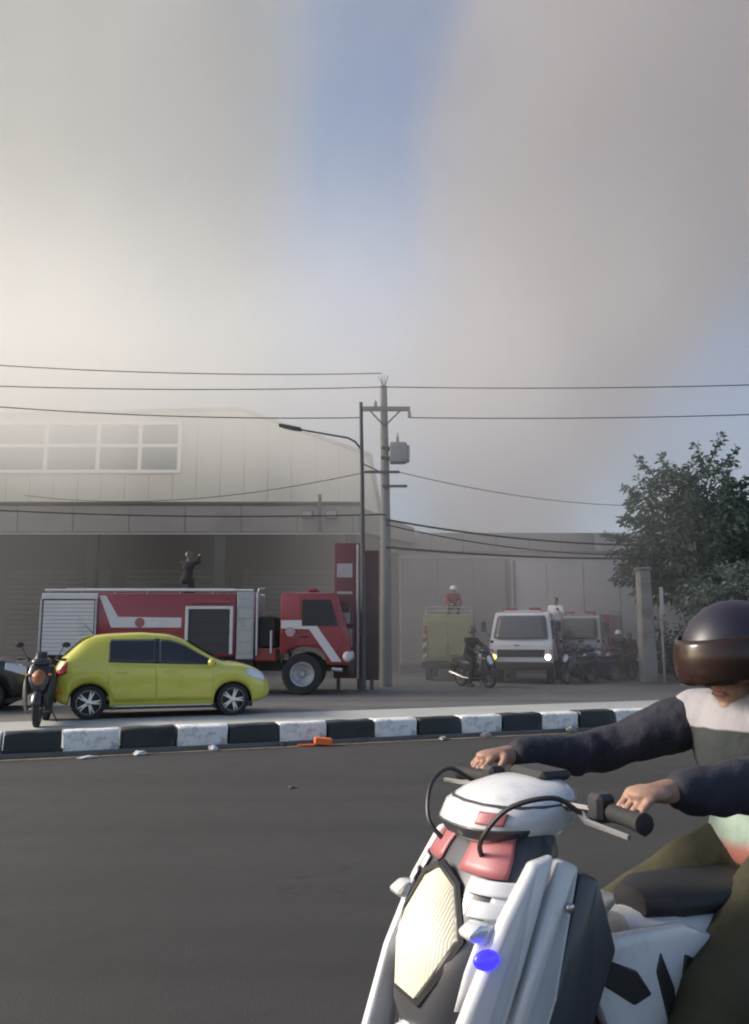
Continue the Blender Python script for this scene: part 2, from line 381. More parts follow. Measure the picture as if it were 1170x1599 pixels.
# overhead cables, each a sagging line of its own
def cable(label, a, b, sag, r=.016, n=28):
    a, b = Vector(a), Vector(b); pts = []
    for i in range(n + 1):
        t = i / n; p = a.lerp(b, t); p.z -= sag * 4 * t * (1 - t); pts.append(p)
    return tag(G().tube(pts, r, 6).build('overhead_cable', M_wire, smooth=60), label, 'cable', 'overhead cables')
cable('topmost overhead cable, ending at the head of the power pole from the left', (PX - .12, 23.9, 9.16), (-20, 22, 9.75), .42)
cable('middle overhead cable crossing the picture to the left of the pole top', (PX - .05, 23.9, 8.74), (-20, 22, 8.75), .30)
cable('middle overhead cable crossing the picture to the right of the pole top', (PX - .05, 23.9, 8.74), (24, 25.5, 10.0), .3)
cable('lowest long overhead cable running left from the crossarm', (PX - .7, 23.89, 7.8), (-20, 22, 8.75), .45)
cable('lowest long overhead cable running right from the crossarm', (PX + .7, 23.89, 7.8), (24, 25.5, 9.1), .3)
cable('thin slack cable from the pole over the low warehouse roof', (PX + .4, 23.85, 6.15), (15, 33, 6.9), .6, .012)
cable('thin slack cable dropping from the pole across the left warehouse', (PX - .6, 23.85, 6.15), (-13, 30.5, 6.6), .5, .012)
cable('upper thick telephone cable running right from the pole to the tree', (PX, 23.8, 4.75), (12.5, 27.5, 4.55), .38, .03)
cable('second telephone cable running right, sagging below the upper one', (PX, 23.8, 4.6), (12.5, 27.5, 4.4), .55, .02)
cable('lower thick telephone cable running right from the pole to the tree', (PX, 23.8, 3.95), (12.5, 27.5, 4.1), .22, .032)
cable('telephone cable running left from the pole past the canopy edge', (PX, 23.8, 4.9), (-20, 25, 5.9), .35, .022)

# red totem sign with white panels beside the lamp
M_red = mat('dark_red_paint', (.13, .022, .026), .5, var=.15, dirt=.3, dirtcol=(.12, .04, .04))  # dark, dull red with patchy dirt
M_panel = mat('dirty_white_panel', (.42, .38, .38), .5, var=.1, dirt=.4, dirtcol=(.3, .25, .25))
tt = thing('totem_sign', 'upright red totem sign with stacked white panels behind the cab of the fire engine', 'sign', (-.72, 22.8, 0))
G().box(-.38, .42, -.08, .08, .3, 3.95, bev=.03, seg=2).build('casing', M_red, tt)
for z0, z1 in ((3.0, 3.38), (2.55, 2.62), (1.75, 2.05), (1.15, 1.62)): G().box(-.3, .12, -.1, -.081, z0, z1, bev=.006).build('panel', M_panel, tt)
G().tube([(.26, -.1, .3), (.26, -.1, 3.9)], .035, 8).build('edge_tube', M_panel, tt)
G().box(.43, .84, -.05, .07, .25, 3.75, bev=.02).build('side_board', mat('dark_maroon_board', (.055, .016, .020), .6, var=.2, dirt=.4), tt)
for x in (-.25, .3, .65): G().tube([(x, 0, -.1), (x, 0, .35)], .05, 8).build('leg', M_gal, tt)
# short mast with a floodlight on the canopy edge
ms = thing('roof_mast', 'short mast with two floodlights fixed to the canopy edge, left of the lamp', 'mast', (-2.05, 30.8, 5.28))
G().tube([(0, 0, 0), (0, 0, 1.4)], .06, 8).build('mast', M_gal, ms)
for x in (-.45, .45):
    lt = G().box(x - .22, x + .22, -.3, -.05, .45, .78, bev=.03).build('floodlight', M_gal, ms); G().box(x - .17, x + .17, -.312, -.301, .5, .73).build('glass', M_ins, lt)
G().tube([(-.45, 0, .6), (.45, 0, .6)], .03, 6).build('crossbar', M_gal, ms)

# gate pillar, sign post and low brick wall under the tree
M_pillar = mat('weathered_pillar', (.24, .23, .215), .85, var=.2, vscale=2, dirt=.6, dirtcol=(.11, .10, .095), dscale=1.6, bump=.3, bscale=14)
gp = thing('gate_pillar', 'weathered grey concrete gate pillar under the left edge of the tree', 'pillar', (8.4, 26.0, 0))
G().prism([(-.22, 0), (.26, 0), (.15, 3.45), (-.19, 3.45)], -.22, .22, 'y', bev=.03).build('shaft', M_pillar, gp)
G().box(-.23, .19, -.26, .26, 3.452, 3.54, bev=.03).build('cap', M_pillar, gp)
sp = thing('sign_post', 'thin white sign post standing under the tree', 'sign post', (9.0, 26.3, 0), R(4))
G().tube([(0, 0, -.1), (0, 0, 2.95)], .035, 8).build('post', M_panel, sp)
G().box(-.05, .07, -.05, -.04, 2.1, 2.95, bev=.004).build('blade', M_frame, sp)
M_brick = mat('old_red_brick', (.22, .10, .07), .85, var=.25, vscale=3, dirt=.4, dirtcol=(.12, .09, .08), bump=.2)
bw = thing('brick_wall', 'low brick planter wall with pale coping behind the rider', 'wall', (9.0, 24.6, 0), R(4))
G().box(0, 6, .02, .28, 0, .78).build('core', mat('mortar', (.25, .24, .22), .9), bw, smooth=0)
bmesh_ = G().box(-.1, .1, 0, .05, -.045, .045, bev=.006).mesh('brick', M_brick)
for r_ in range(7):
    for c in range(28):
        o = link('brick', bmesh_, bw); o.location = (.1 + c * .212 + (.106 if r_ % 2 else 0), -.025 + random.uniform(0, .008), .055 + r_ * .105)
G().box(-.05, 6.1, -.08, .34, .785, .86, bev=.015).build('coping', M_conc, bw)

# ------------------------------------------------------------------ trees
M_bark = mat('dark_bark', (.07, .06, .05), .9, var=.3, vscale=8, bump=.6, bscale=20)
def leafmat(name, c):
    m = bpy.data.materials.new(name); m.use_nodes = True; nt = m.node_tree; b = nt.nodes['Principled BSDF']
    vec = nt.nodes.new('ShaderNodeTexCoord').outputs['Object']; nz = noise_s(nt, 1.3, 3, .6, vec); n2 = noise_s(nt, 14, 2, .6, vec)
    cc = mixc(nt, (nz * .6 + n2 * .4).step(.3, .7), tuple(k * .6 for k in c), tuple(k * 1.5 for k in c))
    nt.links.new(cc, b.inputs['Base Color']); b.inputs['Roughness'].default_value = .5
    tr_ = nt.nodes.new('ShaderNodeBsdfTranslucent'); nt.links.new(cc, tr_.inputs[0]); mx = nt.nodes.new('ShaderNodeMixShader'); mx.inputs[0].default_value = .2
    o = nt.nodes['Material Output']; nt.links.new(b.outputs[0], mx.inputs[1]); nt.links.new(tr_.outputs[0], mx.inputs[2]); nt.links.new(mx.outputs[0], o.inputs[0]); return m
M_leaf = leafmat('dark_tree_leaf', (.050, .088, .060)); M_leaf2 = leafmat('grey_green_leaf', (.05, .075, .055)); M_leaf3 = leafmat('pale_leaf', (.12, .15, .125))
def tree(label, loc, lobes, trunk_r, seed, clumps, leaf, m, tips=()):
    rnd = random.Random(seed); t = thing('tree', label, 'tree', loc); fork = Vector((0, 0, lobes[0][0][2] * .55))
    g = G(); g.tube([(0, 0, -.2), (.05, .02, fork.z * .5), tuple(fork)], [trunk_r * 1.25, trunk_r, trunk_r * .85], 12)
    ends = []
    for c, r_ in lobes:
        c = Vector(c); mid = fork.lerp(c, .5) + Vector((rnd.uniform(-.2, .2), rnd.uniform(-.2, .2), .15))
        g.tube([fork - Vector((0, 0, .2)), mid, c], [trunk_r * .6, trunk_r * .38, trunk_r * .15], 8)
        for k in range(9):
            d = Vector((rnd.gauss(0, 1), rnd.gauss(0, 1), rnd.gauss(.25, .8))).normalized(); e = c + d * r_ * rnd.uniform(.75, 1.05)
            g.tube([mid.lerp(c, rnd.uniform(.3, 1)), c.lerp(e, .55) + Vector((0, 0, .1)), e], [trunk_r * .14, trunk_r * .09, .008], 5); ends.append((c, e, r_))
    for a, b in tips: g.tube([a, Vector(a).lerp(Vector(b), .6) + Vector((0, 0, .05)), b], [.03, .018, .007], 5)
    g.build('trunk', M_bark, t)
    L = G()
    def spray(p, d, n, spread):
        for k in range(n):
            q = p + Vector((rnd.gauss(0, spread), rnd.gauss(0, spread), rnd.gauss(0, spread * .8)))
            a = (d + Vector((rnd.gauss(0, .8), rnd.gauss(0, .8), rnd.gauss(-.25, .6)))).normalized(); s = a.cross(Vector((rnd.gauss(0, 1), rnd.gauss(0, 1), rnd.gauss(0, 1)))).normalized()
            ln = leaf * rnd.uniform(.7, 1.35); w = ln * rnd.uniform(.16, .24); nn = a.cross(s)
            L.add([q, q + a * ln * .5 + s * w + nn * ln * .06, q + a * ln - Vector((0, 0, ln * .22)), q + a * ln * .5 - s * w + nn * ln * .06], [(0, 1, 2, 3)])
    for c, r_ in lobes:
        c = Vector(c)
        for k in range(int(clumps * r_ * r_)):
            d = Vector((rnd.gauss(0, 1), rnd.gauss(0, 1), rnd.gauss(0, 1))).normalized()
            if rnd.random() < .10: continue
            rr = r_ * (rnd.uniform(.35, 1.0) ** .6) * (1 + .22 * mnoise.noise(d * 2.3 + c))
            spray(c + d * rr, d, rnd.randint(14, 26), .13 * (.7 + leaf))
    for c, e, r_ in ends: spray(e, (e - c).normalized(), 22, .13)
    for a, b in tips:
        A, B = Vector(a), Vector(b)
        for k in range(6): spray(A.lerp(B, .35 + .13 * k), (B - A).normalized(), 9, .07)
    L.build('crown', m, t, smooth=0); return t
tree('dark green broadleaf tree with ragged crown standing over the gate pillar', (10.6, 27.2, 0),
     [((.2, 0, 4.3), 1.9), ((-1.2, -.2, 4.4), 1.25), ((-.9, .1, 5.7), 1.2), ((.5, .1, 6.2), 1.15), ((1.8, .2, 4.6), 1.7), ((-.2, -.6, 3.3), 1.6), ((1.6, -.6, 3.2), 1.6), ((-1.6, 0, 3.6), .9)],
       .22, 11, 62, .21, M_leaf,
     tips=[((.5, 0, 6.9), (.95, 0, 8.0)), ((.4, 0, 6.8), (.25, .2, 7.75)), ((.8, 0, 6.8), (1.45, 0, 7.55)), ((1.0, 0, 6.2), (1.75, 0, 6.45)), ((-1.2, 0, 6.5), (-1.75, 0, 7.25)), ((-.8, 0, 6.6), (-1.0, 0, 7.35)),
           ((-1.5, 0, 5.8), (-2.25, 0, 6.35)), ((-1.7, 0, 5.2), (-2.3, 0, 5.25)), ((-2.0, 0, 4.4), (-2.95, 0, 4.75)), ((-1.9, 0, 4.2), (-2.8, 0, 4.15)), ((1.6, 0, 5.6), (2.1, 0, 5.9))])
tree('second darker tree at the right edge, partly hidden by the first', (14.2, 29.0, 0),
     [((0, 0, 4.4), 2.1), ((-1.4, 0, 3.8), 1.6), ((1.4, 0, 4.2), 1.9), ((-.6, -.5, 2.4), 1.7), ((1.2, -.4, 2.4), 1.7)], .24, 23, 50, .23, M_leaf2)
tree('small pale grey green tree just above the rider at the right edge', (9.6, 22.6, 0), [((0, 0, 2.55), .75), ((-.75, 0, 2.35), .5), ((.7, 0, 2.7), .7), ((.1, -.2, 1.7), .6)], .07, 31, 60, .15, M_leaf3)
for i, (x, y, s) in enumerate(((9.9, 27.6, 1.0), (11.3, 27.0, 1.15), (12.8, 26.8, 1.05))):
    rnd = random.Random(40 + i); t = thing('shrub', ['dense dark shrub at the foot of the ragged tree, nearest the pillar', 'middle dark shrub under the ragged tree', 'dark shrub under the tree, farthest right'][i], 'shrub', (x, y, 0), 0, 'shrubs under the tree')
    g = G(); L = G()
    for k in range(14):
        a = rnd.uniform(0, 6.28); e = Vector((math.cos(a) * .6 * s, math.sin(a) * .5 * s, rnd.uniform(1.0, 2.0) * s)); g.tube([(0, 0, -.05), tuple(e * .5), tuple(e)], [.03, .02, .008], 5)
        for q in range(26):
            for w in range(7):
                p = e * rnd.uniform(.25, 1.0) + Vector((rnd.gauss(0, .22), rnd.gauss(0, .2), rnd.gauss(0, .2))); p.z = max(.05, p.z)
                d = Vector((rnd.gauss(0, 1), rnd.gauss(0, 1), rnd.gauss(.2, .7))).normalized(); sd_ = d.cross(Vector((rnd.random(), rnd.random(), 1))).normalized(); l_ = rnd.uniform(.1, .18)
                L.add([p, p + d * l_ * .5 + sd_ * l_ * .22, p + d * l_, p + d * l_ * .5 - sd_ * l_ * .22], [(0, 1, 2, 3)])
    g.build('stems', M_bark, t); L.build('foliage', M_leaf, t, smooth=0)

# ------------------------------------------------------------------ litter along the kerb
M_orange = mat('orange_plastic', (.75, .16, .03), .5, var=.15); M_litter = mat('dirty_paper', (.55, .53, .50), .8, var=.2); M_darkl = mat('dark_scrap', (.05, .045, .04), .8, var=.3); M_stone = mat('grey_rubble', (.28, .27, .25), .9, var=.2, bump=.3)
def scrap(name, label, cat, loc, size, m, seed, group=None):
    rnd = random.Random(seed); b = bmesh.new(); bmesh.ops.create_icosphere(b, subdivisions=2, radius=1)
    for v in b.verts:
        k = 1 + .45 * mnoise.noise(v.co * 1.7 + Vector((seed * 3.1, 0, 0))); v.co = Vector((v.co.x * size[0] * k, v.co.y * size[1] * k, max(-.3, v.co.z) * size[2] * k))
    o = G().bm(b).build(name, m, smooth=30); lo = min(v.co.z for v in o.data.vertices); o.location = (loc[0], loc[1], loc[2] - lo); o.rotation_euler = (0, 0, rnd.uniform(0, 3)); return tag(o, label, cat, group)
ob = thing('plastic_box', 'crushed orange plastic box lying at the foot of the kerb', 'box', rp(3.85, -.22, .004), R(10))
G().box(-.11, .12, -.07, .07, 0, .09, bev=.012, M=Matrix.Rotation(R(6), 4, 'Y') @ Matrix.Translation((0, 0, .008))).build('body', M_orange, ob)
G().box(-.32, -.1, -.05, .04, 0, .02, bev=.006).build('flap', M_orange, ob)
scrap('paper_scrap', 'crumpled white paper beside the second white kerb stone', 'scrap', rp(1.55, -.26, .004), (.09, .06, .04), M_litter, 3, 'litter along the kerb')
scrap('paper_scrap', 'flattened white wrapper on the edge line left of the car wheel', 'scrap', rp(.95, -.33, .004), (.12, .05, .02), M_litter, 4, 'litter along the kerb')
scrap('paper_scrap', 'pale crumpled bag against the black kerb stone below the car', 'scrap', rp(2.45, -.14, .004), (.11, .06, .05), M_litter, 5, 'litter along the kerb')
scrap('paper_scrap', 'small dark scrap at the kerb foot left of the orange box', 'scrap', rp(3.35, -.12, .004), (.06, .05, .04), M_darkl, 6, 'litter along the kerb')
scrap('broken_stone', 'lump of broken grey concrete at the kerb foot near the rider', 'stone', rp(7.75, -.12, .004), (.13, .07, .07), M_stone, 7, 'rubble along the kerb')
scrap('broken_stone', 'small grey stone at the kerb foot right of the centre', 'stone', rp(6.3, -.15, .004), (.09, .06, .05), M_stone, 8, 'rubble along the kerb')
scrap('broken_stone', 'flat stone on the edge line under the power pole', 'stone', rp(5.6, -.2, .004), (.14, .05, .03), M_stone, 9, 'rubble along the kerb')
scrap('paper_scrap', 'tiny dark scrap lying out on the near road', 'scrap', (-.78, 8.1, .002), (.05, .03, .015), M_darkl, 10, 'litter along the kerb')
# ================================================================== WHEELS AND CARS
M_tyre = mat('tyre_rubber', (.018, .018, .019), .8, var=.2, dirt=.25, dirtcol=(.07, .065, .06), bump=.15)
M_alloy = mat('silver_alloy', (.62, .62, .63), .3, .85, var=.06, dirt=.25, dirtcol=(.2, .19, .18), dscale=8)
M_blackp = mat('black_plastic', (.022, .022, .024), .45, var=.15)
M_chrome = mat('chrome', (.75, .75, .76), .12, 1.0, var=.03, rvar=.03)
M_tint = mat('tinted_car_glass', (.030, .031, .036), .06, var=.05, rvar=.02, spec=.6)
M_lens = mat('clear_lamp_lens', (.62, .63, .64), .1, .3, var=.2, vscale=30, rvar=.04)
M_tail = mat('red_lamp_lens', (.38, .03, .02), .15, var=.15, rvar=.04)
M_amber = mat('amber_lamp_lens', (.65, .26, .04), .2, var=.1, rvar=.04)
def wheel(parent, x, y, r, w, rr, side, m_rim, spokes=5, style='alloy', name='wheel', rim_only=None):
    """side=+1: outer face towards +y"""
    wh = G().lathe([(rr * .98, -w * .42), (rr * .98, w * .42), (rr * .93, w * .42), (rr * .93, -w * .1), (.02, -w * .1), (.02, -w * .16), (rr * .93, -w * .16), (rr * .93, -w * .42)], 28, 'y', closed=True).mesh('barrel', M_blackp)
    o = link(name, wh, parent); o.location = (x, y, r); o.scale = (1, side, 1)
    t = G().lathe([(rr, -w * .45), (r * .80, -w * .5), (r * .95, -w * .46), (r, -w * .33), (r, w * .33), (r * .95, w * .46), (r * .80, w * .5), (rr, w * .45)], 32, 'y', closed=True).build('tyre', M_tyre, o)
    g = G()
    if style == 'alloy':
        g.lathe([(.0, w * .18), (rr * .24, w * .20), (rr * .24, w * .36), (rr * .1, w * .4), (0, w * .4)], 16, 'y')
        for k in range(spokes):
            a = 2 * math.pi * k / spokes + .3; Mx = Matrix.Rotation(a, 4, 'Y')
            g.prism([(-rr * .13, rr * .15), (rr * .13, rr * .15), (rr * .2, rr * .96), (rr * .08, rr * .96), (0, rr * .6), (-rr * .08, rr * .96), (-rr * .2, rr * .96)], w * .22, w * .36, 'y', bev=.006, M=Mx)
        g.lathe([(rr * .9, w * .3), (rr * 1.0, w * .28), (rr * 1.02, w * .4), (rr * .93, w * .4)], 32, 'y', closed=True)
    elif style == 'truck':
        g.lathe([(0, w * .05), (rr * .35, w * .05), (rr * .4, w * .12), (rr * .75, w * .12), (rr * .82, w * .42), (rr * .99, w * .46), (rr * .99, w * .3), (0, 0)], 30, 'y')
        g.lathe([(0, w * .1), (rr * .22, w * .1), (rr * .2, w * .4), (0, w * .42)], 16, 'y')
        for k in range(8): a = k * math.pi / 4; g.lathe([(0, w * .1), (.025, w * .1), (.025, w * .2), (0, w * .2)], 6, 'y', (math.cos(a) * rr * .56, 0, math.sin(a) * rr * .56))
    else:
        g.lathe([(0, -w * .6), (rr * .16, -w * .6), (rr * .16, w * .6), (0, w * .6)], 14, 'y'); g.lathe([(rr * .88, -w * .4), (rr * 1.01, -w * .4), (rr * 1.01, w * .4), (rr * .88, w * .4)], 30, 'y', closed=True)
        for k in range(spokes):
            a = 2 * math.pi * k / spokes; Mx = Matrix.Rotation(a, 4, 'Y'); g.prism([(-.014, rr * .1), (.014, rr * .1), (.01, rr * .92), (-.01, rr * .92)], -w * .2, w * .2, 'y', bev=.004, M=Mx)
    g.build('rim', m_rim, o); return o

def sm(keys, x, d=.07):
    v = [interp(keys, x + k * d) for k in (-1, -.5, 0, .5, 1)]; return [sum(c) / 5 for c in zip(*v)]
def hatchback(name, label, cat, loc, rz, paint, roofmat=None, sz=1.0, hz=1.0, group=None):
    car = thing(name, label, cat, loc, rz, group)
    K = [  # x, floor, w_sill, w_max, z_belt, w_belt, z_top, w_top
        (-1.84, .44, .50, .58, .66, .56, .76, .42), (-1.80, .34, .60, .70, .80, .68, .92, .50), (-1.70, .27, .66, .77, .95, .745, 1.06, .53), (-1.56, .22, .70, .80, .99, .775, 1.20, .55),
        (-1.38, .20, .73, .815, .985, .79, 1.375, .555), (-1.22, .20, .74, .82, .975, .797, 1.44, .56), (-1.0, .19, .75, .825, .965, .805, 1.475, .565), (-.4, .18, .76, .83, .94, .815, 1.505, .58), (.1, .18, .76, .83, .925, .815, 1.472, .585),
        (.36, .18, .76, .83, .915, .815, 1.385, .59), (.62, .18, .76, .83, .91, .81, 1.225, .61), (.98, .18, .76, .828, .905, .805, 1.01, .65), (1.10, .18, .75, .825, .895, .80, .965, .66),
        (1.35, .19, .73, .81, .885, .775, .95, .64), (1.6, .21, .69, .775, .83, .71, .885, .58), (1.78, .25, .62, .70, .745, .62, .80, .50), (1.88, .30, .52, .60, .64, .53, .68, .41), (1.93, .36, .40, .46, .54, .40, .57, .30)]
    AX = (-1.225, 1.225); AR = .335
    def sec(x, raw=False):
        f, ws, wm, zb, wb, zt, wt = sm(K, x); lo = f
        for a in AX:
            if abs(x - a) < AR: lo = max(lo, .275 + math.sqrt(AR * AR - (x - a) ** 2) * .98)
        zm = zb - .02; lowz = lambda t: lerp(lo, zm, t)
        p = [(0, lo if lo > f + .01 else f + .02), (ws * .75, lo), (ws, lowz(.03)), (lerp(ws, wm, .7), lowz(.18)), (wm, lowz(.45)), (wm, lowz(.72)), (lerp(wm, wb, .6), lowz(.93)), (wb, zb + .015), (lerp(wb, wt, .28) + .012, lerp(zb, zt, .33)),
             (lerp(wb, wt, .62) + .018, lerp(zb, zt, .66)), (wt + .025, zt - .055 * min(1, (zt - zb) / .3)), (wt - .03, zt - .012), (wt * .55, zt + .008), (0, zt + .014)]
        return p
    xs = [-1.84 + 3.77 * i / 150 for i in range(151)]; rows = []
    for x in xs:
        h = sec(x); rows.append([(x * sz, y, z * hz) for y, z in h] + [(x * sz, -y, z * hz) for y, z in h[-2:0:-1]])
    g = G(); n = len(rows[0])
    g.add([p for r_ in rows for p in r_], [(i * n + j, i * n + (j + 1) % n, (i + 1) * n + (j + 1) % n, (i + 1) * n + j) for i in range(150) for j in range(n)] + [tuple(range(n)), tuple(150 * n + j for j in range(n))])
    g.build('body', paint, car, smooth=50)
    def side_y(x, z):
        h = sec(x)
        for (y0, z0), (y1, z1) in zip(h[2:], h[3:]):
            if z0 <= z <= z1 + 1e-6 and z1 > z0: return lerp(y0, y1, (z - z0) / (z1 - z0))
        return h[-3][0] if z > h[-3][1] else h[2][0]
    def patch(name, m, xr, zlo, zhi, s, off, parent, nx=24, nz=7, th=.008):
        P = [[(x * sz, s * (side_y(x, lerp(zlo(x), zhi(x), j / nz)) + off), lerp(zlo(x), zhi(x), j / nz) * hz) for j in range(nz + 1)] for x in [lerp(xr[0], xr[1], i / nx) for i in range(nx + 1)]]
        return solid(G().grid(P).build(name, m, parent, smooth=60), th)
    belt = lambda x: sm(K, x)[3]; top = lambda x: sm(K, x)[5]
    for s in (-1, 1):
        wl = lambda x: belt(x) + .022
        wh_ = lambda x: max(wl(x) + .004, min(top(x) - .095, wl(x) + max(0, (x + 1.0)) * 3.2 + .10, 1.385))
        patch('window', M_tint, (-.93, -.16), wl, wh_, s, .006, car); patch('window', M_tint, (-.08, .90), wl, wh_, s, .006, car)
        patch('window_pillar', M_blackp, (-.165, -.075), wl, lambda x: wh_(x) + .012, s, .004, car, nx=3)
        sill = lambda x: .235
        dl = lambda x: max(.30, (.275 + math.sqrt(max(0, (AR + .05) ** 2 - (x + 1.225) ** 2)) if abs(x + 1.225) < AR + .05 else .30))
        for a, b, hx in ((-.935, -.14, -.80), (-.12, .86, 0.02)):
            d = patch('door', paint, (a, b), dl if a < -.5 else (lambda x: .30), lambda x: belt(x) - .012, s, .005, car, nx=20, nz=8)
            yy = side_y(hx + .1, .80) + .02; G().box((hx) * sz, (hx + .19) * sz, s * yy - .016, s * yy + .016, .795 * hz, .825 * hz, bev=.012, seg=2).build('handle', paint, d)
        patch('side_skirt', M_alloy if s else M_blackp, (-.84, .84), lambda x: .195, lambda x: .225, s, .012, car, nx=12, nz=2, th=.02)
        patch('headlight', M_lens, (1.46, 1.84), lambda x: lerp(.74, .60, (x - 1.46) / .38), lambda x: min(belt(x) + .03, lerp(.80, .74, (x - 1.46) / .38) + .06), s, .006, car, nx=14, nz=5)
        patch('tail_light', M_tail, (-1.80, -1.60), lambda x: lerp(.72, .80, (x + 1.8) / .2), lambda x: lerp(.82, 1.0, (x + 1.8) / .2), s, .008, car, nx=8, nz=5)
        patch('bumper_reflector', M_amber, (-1.80, -1.66), lambda x: .44, lambda x: .55, s, .006, car, nx=5, nz=3)
        mi = G().ell((.80 * sz, s * .94, .965 * hz), (.065, .105, .075), 14, 8).build('mirror', paint, car); G().box(.775 * sz, .835 * sz, s * .87 - .06, s * .87 + .03, .915 * hz, .945 * hz, bev=.01).build('mirror_foot', M_blackp, mi)
        for a in AX:
            P = [[((a + math.cos(t) * (AR + .002)) * sz, s * y, (.275 + max(0, math.sin(t)) * (AR + .002) * .98) * hz) for t in [math.pi * i / 16 for i in range(17)]] for y in (.50, .74)]
            solid(G().grid(P).build('arch_liner', M_blackp, car), .01); G().box((a - .3) * sz, (a + .3) * sz, s * .50 - .01, s * .50 + .01, .2, .56).build('inner_arch', M_blackp, car, smooth=0)
            wheel(car, a * sz, s * .715, .285, .18, .205, s, M_alloy)
        P = [[(x * sz, s * (sm(K, x)[6] * f) , (top(x) + .02) * hz) for f in (.95, .8, .6, .4, .2, 0)] for x in [lerp(.42, .98, i / 14) for i in range(15)]]
        solid(G().grid(P).build('windscreen', M_tint, car, smooth=60), .008)
        P = [[((x - .012) * sz, s * (sm(K, x)[6] * f), (top(x) + .016) * hz) for f in (.93, .8, .6, .4, .2, 0)] for x in [lerp(-1.66, -1.40, i / 8) for i in range(9)]]
        solid(G().grid(P).build('rear_window', M_tint, car, smooth=60), .008)
    G().box(-1.5 * sz, 1.6 * sz, -.68, .68, .15, .24).build('underbody', M_blackp, car, smooth=0)
    G().prism([(-1.22, 1.462), (-1.46, 1.405), (-1.47, 1.385), (-1.22, 1.43)], -.5, .5, 'y', bev=.008, M=Matrix.Diagonal((sz, 1, hz, 1))).build('spoiler', paint, car)
    G().tube([(-1.2 * sz, 0, 1.49 * hz), (-1.36 * sz, 0, 1.66 * hz)], [.008, .004], 6).build('antenna', M_blackp, car)
    G().box(1.80 * sz, 1.925 * sz, -.32, .32, .36, .5, bev=.02).build('grille', M_blackp, car); G().box(-1.85 * sz, -1.825 * sz, -.24, .24, .5, .62, bev=.004).build('number_plate', M_panel, car)
    return car
M_lime = mat('lime_yellow_car_paint', (.53, .495, .065), .32, var=.04, vscale=2, dirt=.18, dirtcol=(.28, .25, .10), dscale=1.5, coat=.8, rvar=.05)
M_carblk = mat('dull_black_car_paint', (.022, .022, .025), .4, var=.1, dirt=.3, dirtcol=(.07, .065, .06), coat=.5)
RW, FW = Vector((-4.88, 14.47)), Vector((-2.52, 15.28)); md = (RW + FW) / 2; ca = math.atan2(FW.y - RW.y, FW.x - RW.x); nn_ = Vector((-math.sin(ca), math.cos(ca))) * .78
hatchback('hatchback_car', 'lime yellow five door hatchback driving right behind the striped kerb', 'car', (md.x + nn_.x, md.y + nn_.y, .008), ca, M_lime, hz=.975)
hatchback('dark_car', 'dark car cut off by the left edge of the picture', 'car', (-8.75, 16.5, .006), R(12), M_carblk, sz=1.1, hz=1.06)
# ================================================================== FIRE ENGINES
M_fred = mat('fire_engine_red', (.26, .022, .030), .38, var=.06, dirt=.3, dirtcol=(.13, .05, .05), dscale=1.2, coat=.5)
M_fwhite = mat('truck_white_paint', (.62, .60, .59), .4, var=.05, dirt=.3, dirtcol=(.36, .33, .31), dscale=1.6, coat=.3)
M_alu = mat('ribbed_aluminium', (.42, .41, .42), .45, .6, var=.1, dirt=.3)
M_locker = mat('dark_locker', (.035, .034, .038), .5, var=.2)
M_chas = mat('black_chassis', (.018, .017, .017), .6, var=.2, dirt=.4, dirtcol=(.06, .055, .05))
M_cabglass = mat('dull_cab_glass', (.035, .035, .04), .35, var=.1, spec=.25)
fe = thing('fire_engine', 'large red fire engine with grey roller door and white zigzag stripe behind the lime car', 'fire engine', (-4.4, 21.75, .004), R(1.0))
X = lambda x: x + 4.4                                # world x -> local x
yn = -1.25                                           # near side
bd = G().box(X(-8.15), X(-3.42), yn + .02, 1.23, .92, 2.46, bev=.04, seg=2).build('tank_body', M_fred, fe)
G().box(X(-8.1), X(-.9), -.45, .45, .55, .8).build('chassis', M_chas, fe, smooth=0)
G().box(X(-8.1), X(-3.0), -1.0, 1.0, .5, .92).build('skirt', M_chas, fe, smooth=0)
# rear roller door, slat by slat, with a pale header
sh = G().box(X(-8.12), X(-6.82), yn - .012, yn + .015, .94, 2.29).build('roller_door', M_locker, fe, smooth=0)
for k in range(14): G().box(X(-8.09), X(-6.86), yn - .034, yn - .013, .965 + k * .094, .965 + k * .094 + .088, bev=.008).build('slat', M_fwhite, sh)
G().box(X(-8.14), X(-6.78), yn - .03, yn + .015, 2.31, 2.45, bev=.012).build('door_header', M_fwhite, fe)
for a in (-8.145, -6.815): G().box(X(a) - .025, X(a) + .025, yn - .04, yn + .01, .93, 2.305, bev=.008).build('door_rail', M_alu, fe)
# white zigzag stripe (painted sheet)
G().prism([(X(-6.76), 2.40), (X(-6.60), 2.40), (X(-6.28), 1.88), (X(-4.74), 1.86), (X(-4.74), 1.62), (X(-6.44), 1.62)], yn + .012, yn + .017, 'y').build('stripe', M_fwhite, fe, smooth=0)
em = G().lathe([(0, -.004), (.12, -.004), (.12, .004), (0, .004)], 20, 'y', (X(-5.75), yn + .012, 1.74)).build('emblem', mat('dull_red_emblem', (.30, .12, .12), .5), fe)
